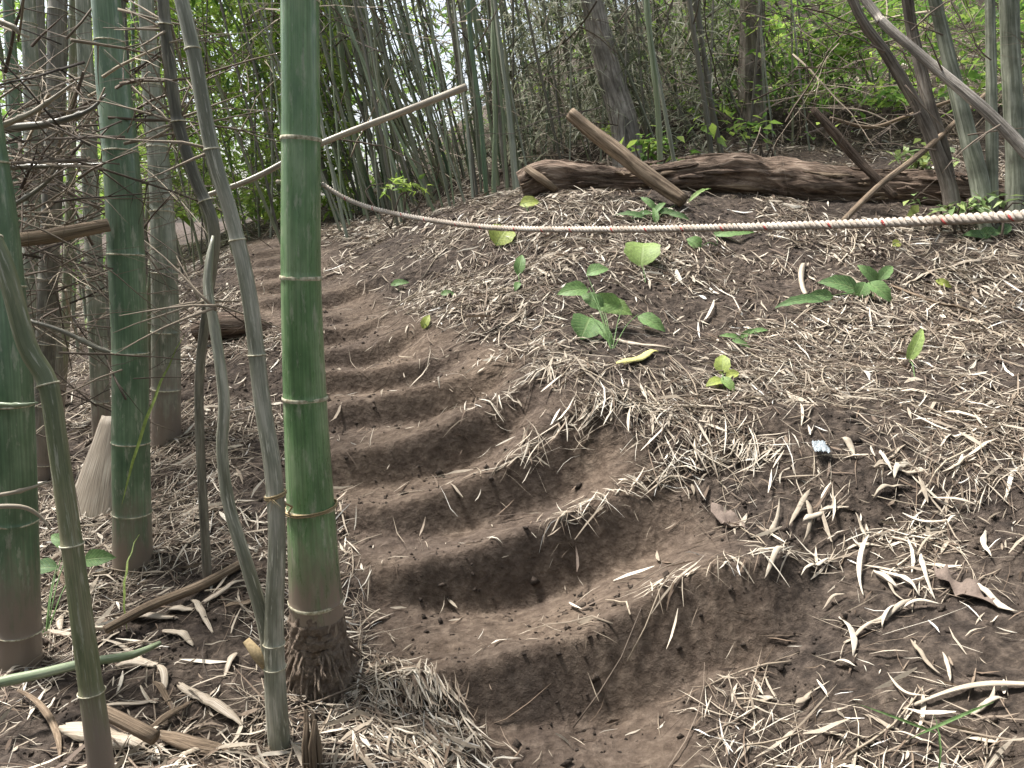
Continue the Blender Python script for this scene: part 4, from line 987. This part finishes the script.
# ------------------------------------------------------------------ little plants with single leaves
def leaf_blade(c, L, W_, yaw, pitch, roll, shape='ovate', fold=.15, seg=9):
    V = []; UV = []; Fc = []
    R_ = Matrix.Rotation(yaw, 4, 'Z') @ Matrix.Rotation(-pitch, 4, 'Y') @ Matrix.Rotation(roll, 4, 'X')
    for i in range(seg + 1):
        t = i / seg
        if shape == 'ovate': w_ = (math.sin(math.pi * t ** .75) ** .8) * (1 + .06 * math.sin(t * 40))
        elif shape == 'round': w_ = math.sqrt(max(0, 1 - (2 * t - 1) ** 2)) * (1 + .06 * math.sin(t * 40 + 1))
        else: w_ = math.sin(math.pi * t ** .8)
        w_ = max(w_, .02); zc = -.12 * L * (2 * t - 1) ** 2
        for j in (-1, -.5, 0, .5, 1):
            p = Vector((t * L, j * w_ * W_ / 2, zc + abs(j) * w_ * W_ * fold + .012 * L * math.sin(t * 30) * abs(j))); V.append(c + (R_ @ p)); UV.append((j, t))
    for i in range(seg):
        for j in range(4): Fc.append((i * 5 + j, i * 5 + j + 1, (i + 1) * 5 + j + 1, (i + 1) * 5 + j))
    return V, Fc, UV
def plant(label, root_px, lv, stems=True, m=M_HERB, cat='plant', name='seedling'):
    """lv: (px,py,length_px,width_px,yaw_deg,pitch_deg,tint,height,shape)"""
    g_ = hit(*root_px); th = thing(name, label, cat, g_)
    for q in lv:
        px, py, Lp, Wp, yaw, pit, tint, hgt = q[:8]; shape = q[8] if len(q) > 8 else 'ovate'; mm = q[9] if len(q) > 9 else m
        # leaf base: above the ground point it is seen against
        Y = g_.y; hh = hit(px, py); Y = min(hh.y - hgt * 1.2, g_.y + .3); c = at(px, py, Y); sc = fwd(c) / F
        if c.z < gz(c.x, c.y) + .006: c.z = gz(c.x, c.y) + .006
        y_ = math.radians(yaw); L = Lp * sc * .95; W_ = Wp * sc * .9
        tl = math.radians(random.uniform(38, 62)); X3 = Vector((1, 0, 0)); U3 = Vector((0, math.cos(tl), math.sin(tl)))
        dl = X3 * math.cos(y_) + U3 * math.sin(y_); nl = X3.cross(U3).normalized(); sl2 = nl.cross(dl)
        MR = Matrix((dl, sl2, nl)).transposed() @ Matrix.Rotation(random.uniform(-.25, .25), 3, 'X')
        base = c - dl * L * .5
        V, Fc, UV = leaf_blade(Vector((0, 0, 0)), L, W_, 0, 0, 0, shape); V = [base + MR @ v for v in V]
        lowz = min(v.z - gz(v.x, v.y) for v in V)
        if lowz < .004: V = [v + Vector((0, 0, .004 - lowz)) for v in V]; base = base + Vector((0, 0, .004 - lowz))
        mb = MB(); mb.add(V, Fc, UV, tint); mb.build('leaf', mm, th)
        if stems:
            mb = MB(); mid = (g_ + base) / 2 + Vector((0, 0, .02)); PP, RR = spline([g_ - Vector((0, 0, .01)), mid, base], [.0024, .002, .0013], .02); tube(mb, PP, RR, 5, True, .4); mb.build('stem', M_HERB, th)
T35 = 55
plant('seedling with a fan of five green leaves in the middle of the slope', (612,350), [(598,270,26,18,20,35,.45,.05),(573,290,34,20,190,30,.5,.06),(604,303,40,24,170,40,.55,.06),(616,308,36,26,-20,35,.6,.06),(652,322,34,18,-35,40,.5,.05),(592,300,30,18,140,40,.35,.05),(586,334,34,36,250,65,.3,.05,'round'),(606,343,26,12,-60,45,.4,.03)])
plant('single large round yellow-green leaf standing upright above the leaf fan', (646,285), [(642,259,36,40,80,75,.66,.08,'round')])
plant('round yellow-green leaf on a stalk just below the rope, left of the slope centre', (502,250), [(502,235,26,30,60,70,.9,.06,'round')])
plant('small oval green leaf sprig below and right of the round leaf under the rope', (520,290), [(520,272,26,13,80,60,.45,.06),(517,288,14,8,250,40,.4,.04)])
plant('small bright leaf sprouting beside the upper steps', (428,330), [(426,321,18,10,70,60,.95,.04)])
plant('single flat green leaf left of the bright sprout, on the litter', (400,292), [(400,289,20,9,10,35,.4,.02)])
plant('single flat green leaf right of the bright sprout, on the litter', (445,296), [(448,295,16,8,0,35,.4,.02)])
plant('pair of green leaves just under the rope, right of the round yellow-green leaf', (718,246), [(694,243,18,16,140,50,.5,.03),(735,237,46,17,5,40,.5,.04)], )
plant('small yellow leaf above the rope at the slope centre', (530,214), [(530,208,22,16,10,30,.95,.02)])
plant('grassy plant with narrow dark leaves beside the foot of the stout broken branch', (655,222), [(632,218,34,9,170,30,.15,.04),(648,206,24,8,130,45,.35,.05),(668,214,26,8,-10,40,.2,.04),(660,210,22,8,50,60,.3,.05),(642,216,26,8,200,35,.2,.04),(680,218,24,8,-20,25,.15,.03),(700,192,36,6,40,55,.6,.09),(655,217,26,8,90,50,.4,.03)])
plant('dark green seedling with long leaves and an upright pair at its tip', (872,300), [(840,290,44,22,165,28,.2,.05),(800,308,56,14,190,20,.15,.03),(868,275,28,14,130,60,.4,.07),(886,274,28,13,45,60,.45,.07),(862,292,20,18,60,35,.3,.06),(880,300,32,20,-50,35,.4,.05),(820,300,30,14,180,25,.2,.03)])
plant('pale pale-spotted young plant on the bank below the yellow sheath', (724,392), [(722,370,26,18,80,60,.85,.05),(715,382,22,14,200,40,.9,.04),(728,388,22,12,-60,50,.6,.03),(733,374,16,12,20,50,.95,.05)])
plant('faint green ferny sprig on the litter right of the leaf fan', (745,345), [(730,336,22,7,170,25,.5,.02),(748,338,22,7,30,30,.5,.02),(760,332,20,7,10,25,.45,.02),(742,346,22,7,-30,25,.4,.02)])
plant('folded olive green leaf drooping on the right bank', (915,380), [(915,358,46,14,60,65,.68,.08)])
plant('small light green leaf lying by the pale sheath on the right', (944,290), [(944,288,18,9,-30,30,.95,.02)])
plant('light lime leaf just under the rope near the right', (896,248), [(897,245,12,10,30,45,1.0,.02)])
plant('dark leafy sprig just below the rope near the right edge', (985,242), [(975,240,24,14,170,30,.12,.03),(990,236,26,14,10,40,.15,.04),(1005,232,20,12,30,40,.12,.04)])
plant('green leaf cluster touching the thin olive stem at the lower left', (45,640), [(40,568,34,22,190,25,.12,.22),(98,558,34,20,5,20,.3,.20),(12,592,42,34,200,35,.2,.2),(5,575,40,26,170,35,.15,.22),(60,540,30,16,150,30,.3,.25),(72,556,24,16,20,25,.25,.22)])
plant('tall thin grass blade between the dark green culm and the fallen cane', (122,645), [(150,410,200,3.5,80,80,.8,.3,'lance'),(128,600,110,3,100,80,.75,.1,'lance')], stems=False, name='grass')
plant('green grass blades at the bottom right corner', (935,768), [(960,716,110,3.5,20,25,.4,.05,'lance'),(940,745,60,3,80,60,.4,.06,'lance'),(900,735,90,3,160,20,.4,.05,'lance')], stems=False, name='grass')

# ------------------------------------------------------------------ single things lying on the litter
def lying(name, label, cat, a, b, wpx, m, thick=.0012, curl=.5, lift=.012, tint=.7, taper=(.6, 1, .9, .3)):
    pa, pb = hit(*a), hit(*b); d = pb - pa; L = d.length; d.normalize(); sc = fwd(pa) / F; W_ = wpx * sc
    side = d.cross(Vector((0, 0, 1))).normalized(); up = side.cross(d).normalized(); V = []; UV = []; Fc = []; n = 16; m_ = 6; sd_ = random.random() * 50
    W_ *= .62 if name != 'broad_leaf' else .9;
    if name in ('broad_leaf', 'bamboo_leaf'): curl *= .3
    cr = .35 if name == 'broad_leaf' else .04;  bend = random.uniform(-.12, .12) * L; kt = .3 if 'sheath' in name or name == 'broad_leaf' else 1; tw0 = kt * random.uniform(-.5, .5); tw1 = kt * random.uniform(-.9, .9); curl *= .7
    for i in range(n + 1):
        t = i / n; w_ = float(np.interp(t, [0, .25, .7, 1], taper)) * W_ * (1 + .18 * float(vnoise(t * 5 + sd_, 1., 3))); p = pa + d * L * t + side * bend * (4 * t * (1 - t)); zz = max(p.z, gz(p.x, p.y)) + lift
        c = Vector((p.x, p.y, zz)) + up * .008 * math.sin(t * 5 + sd_); a_w = tw0 + tw1 * t; s2 = side * math.cos(a_w) + up * math.sin(a_w); u2 = up * math.cos(a_w) - side * math.sin(a_w)
        for j in range(m_ + 1):
            s = j / m_ - .5; fr = (d * W_ * .35 * float(vnoise(j * 1.7 + sd_, 2., 5))) if i in (0, n) else Vector((0, 0, 0))
            V.append(c + fr + s2 * s * w_ + u2 * (curl * w_ * (1 - 4 * s * s) + w_ * cr * float(vnoise(s * (6 if cr < .1 else 3.3), t * 8 + sd_, 4)))); UV.append((s * w_ * 12, t * L * 3))
    for i in range(n):
        for j in range(m_): Fc.append((i * (m_ + 1) + j, i * (m_ + 1) + j + 1, (i + 1) * (m_ + 1) + j + 1, (i + 1) * (m_ + 1) + j))
    mb = MB(); mb.add(V, Fc, UV, tint); o = mb.build(name, m); recenter(o, pa); tagm(o, label, cat)
    md = o.modifiers.new('thickness', 'SOLIDIFY'); md.thickness = thick; return o
lying('bamboo_sheath', 'rolled tan bamboo sheath lying just right of the leaf fan', 'sheath', (618,343), (674,355), 9, M_SHEATH, curl=.6)
lying('bamboo_sheath', 'short yellow curled sheath below the rolled tan one', 'sheath', (619,370), (654,355), 26, M_YLEAF, curl=.3, taper=(.5,1,.8,.6))
lying('bamboo_sheath', 'pale tan pointed sheath on the right of the slope, below the rope', 'sheath', (978,264), (905,292), 11, M_SHEATH, curl=.3, taper=(1, .9, .6, .15))
lying('bamboo_sheath', 'short upright tan stub of sheath left of the dark green seedling', 'sheath', (806,297), (803,268), 9, M_SHEATH, curl=.5, taper=(1, 1, 1, .9))
lying('dead_stick', 'grey curved dead stick lying right of the dark green seedling', 'stick', (890,290), (975,318), 8, M_STICK, thick=.01, curl=.5)
lying('broad_leaf', 'large curled brown dead leaf at the right edge among pale straw', 'leaf', (935,575), (998,612), 34, M_BRLEAF, curl=.3, thick=.0015, taper=(.3, 1, .9, .4))
lying('broad_leaf', 'small grey-brown dead leaf left of the clear plastic scrap', 'leaf', (712,510), (745,530), 20, M_BRLEAF, curl=.2, thick=.0015, taper=(.4, 1, .9, .4))
lying('bamboo_sheath', 'long pale sheath strip at the bottom right corner', 'sheath', (1030,692), (900,716), 13, M_SHEATH, curl=.4, taper=(1, 1, .8, .3))
lying('bamboo_sheath', 'pale forked straw strip low on the right bank', 'sheath', (843,648), (882,626), 8, M_SHEATH, curl=.3)
for (a, b, w_, lab) in (((920,560),(935,606),9,'pale grey bamboo leaf pointing down beside the curled brown leaf'), ((880,575),(918,602),9,'pale grey pointed bamboo leaf left of the curled brown leaf'),
                        ((868,545),(863,600),7,'narrow whitish bamboo leaf hanging at the left of the pointed pair'), ((838,625),(852,665),14,'broad whitish bamboo leaf pair on the lower right bank'),
                        ((893,490),(913,470),9,'tilted whitish bamboo leaf in the middle of the right bank'), ((880,455),(892,482),7,'narrow whitish bamboo leaf right of the clear plastic scrap'),
                        ((985,540),(990,570),9,'bluish white bamboo leaf above the curled brown leaf')):
    lying('bamboo_leaf', lab, 'leaf', a, b, w_, M_LITTER, thick=.0008, curl=.15, lift=.018, tint=.80, taper=(.25, 1, .9, .1))
# slab of split stump
p0 = hit(88, 522); P = at(118, 425, p0.y + .15); t = thing('wood_slab', 'pale split slab of dead bamboo leaning behind the left side of the dark green culm', 'slab', p0)
mb = MB(); V = []; UV = []; Fc = []; a, b = at(84, 530, p0.y), at(112, 415, p0.y + .2); d = b - a
for i in range(13):
    s = i / 12; w0 = (52 * (1 - s) + 20 * s) * fwd(a) / F
    for j in range(9):
        u = j / 8 - .5; V.append(a + d * s + Vector((u * w0, -.02 * math.cos(u * 3) + .004 * vnoise(u * 20, s * 9, 2), 0))); UV.append((u, s))
for i in range(12):
    for j in range(8): Fc.append((i * 9 + j, i * 9 + j + 1, (i + 1) * 9 + j + 1, (i + 1) * 9 + j))
mb.add(V, Fc, UV); o = mb.build('face', M_SHEATH, t); md = o.modifiers.new('thickness', 'SOLIDIFY'); md.thickness = .02; md.offset = -1
for (a, b, w_, m, lab) in (((66,738),(150,752),40,M_SHEATH,'wide curled grey sheath in the bottom left litter, left one'), ((180,690),(245,735),20,M_SHEATH,'tan sheath strip slanting down in front of the forked stem'),
                      ((160,740),(245,752),30,M_STICK,'broad brown curled sheath below the slanting tan strip'), ((150,735),(190,706),16,M_STICK,'dark hollow half-round sheath above the broad brown one'),
                      ((205,610),(250,588),12,M_SHEATH,'pale curled leaf strip beside the forked stem'),((20,700),(60,768),10,M_STICK,'dark narrow stalk at the bottom left corner')):
    lying('bamboo_sheath', lab, 'sheath', a, b, w_, m, curl=.35, lift=.015)
rs = random.Random(12)
for k in range(18):
    x0, y0 = rs.uniform(60, 265), rs.uniform(585, 775); a_ = rs.uniform(0, 6.28); L_ = rs.uniform(25, 70)
    lying('sheath_scrap', 'pale strip of dry bamboo sheath among the litter in the lower left corner', 'sheath', (x0, y0), (x0 + L_ * math.cos(a_), min(800, y0 + .6 * L_ * math.sin(a_))), rs.uniform(8, 17), rs.choice((M_SHEATH, M_SHEATH, M_STICK)), curl=.25, lift=.01)['group'] = 'sheath strips in the lower left litter'
for k in range(30):
    x0, y0 = rs.uniform(760, 1020), rs.uniform(440, 760); a_ = rs.uniform(0, 6.28); L_ = rs.uniform(25, 60)
    lying('straw_leaf', 'long pale dry bamboo leaf loose on the lower right bank', 'leaf', (x0, y0), (x0 + L_ * math.cos(a_), min(790, y0 + .7 * L_ * math.sin(a_))), rs.uniform(5, 12), M_LITTER, thick=.0006, curl=.3, lift=.018, tint=rs.uniform(.45, .85), taper=(.2, 1, .8, .1))['group'] = 'pale leaves on the right bank'
# clear plastic scrap
def m_plastic(t, b, out):
    co = nd(t, 'TexCoord').outputs['Object']; n = noise(t, co, 40, 4); b.inputs['Base Color'].default_value = (.62, .68, .72, 1); b.inputs['Roughness'].default_value = .12
    b.inputs['Transmission Weight'].default_value = .7; bump(t, b, n.outputs[0], .8, .01)
M_PLASTIC = mat('clear_plastic', m_plastic)
p = hit(820, 460); mb = MB(); V = []; Fc = []
for i in range(9):
    for j in range(9):
        u, v = i / 8 - .5, j / 8 - .5; r = 1 + .3 * vnoise(u * 4, v * 4, 3); V.append(p + Vector((u * .05 * r, v * .06 * r, .03 + .014 * vnoise(u * 9, v * 9, 5) + .02 * (v)))); 
for i in range(8):
    for j in range(8): Fc.append((i * 9 + j, i * 9 + j + 1, (i + 1) * 9 + j + 1, (i + 1) * 9 + j))
mb.add(V, Fc); o = mb.build('plastic_scrap', M_PLASTIC); recenter(o, p); tagm(o, 'crumpled clear plastic scrap lying on the right bank', 'plastic scrap'); md = o.modifiers.new('thickness', 'SOLIDIFY'); md.thickness = .0008
# withered brown seed head
p = hit(870, 262); t = thing('withered_plant', 'withered brown curled plant just under the rope, above the dark green seedling', 'plant', p)
for k in range(26):
    mb = MB(); V, Fc, UV = leaf_blade(p + Vector((random.gauss(0, .035), random.gauss(0, .02), random.uniform(.01, .08))), random.uniform(.03, .06), random.uniform(.01, .022), random.uniform(0, 6.28), random.uniform(-.9, .9), random.uniform(-1, 1), fold=.4)
    mb.add(V, Fc, UV, .5); mb.build('leaf', M_BRLEAF, t)
# stump beside the upper path
p = hit(238, 338); t = thing('rotten_stump', 'dark rotten stump left of the upper path beside the thickest culm', 'stump', p)
mb = MB(); tube(mb, [p + Vector((-.25, .0, .02)), p + Vector((-.1, 0, .06)), p + Vector((.08, .02, .06)), p + Vector((.2, .05, .0))], [.05, .075, .07, .04], 24, True, .5, lambda t, L, i: 1 + .25 * vnoise(t * 2, L * 9, 3) + .1 * vnoise(t * 6, L * 20, 4)); mb.build('root_mass', M_LOG, t)
for k in range(7):
    mb = MB(); branch_mesh(mb, p + Vector((random.uniform(-.2, .15), -.03, .05)), Vector((random.uniform(-1, 1), -.4, random.uniform(-.1, .5))), random.uniform(.15, .3), .008, 1, .2); mb.build('root', M_LOG, t)
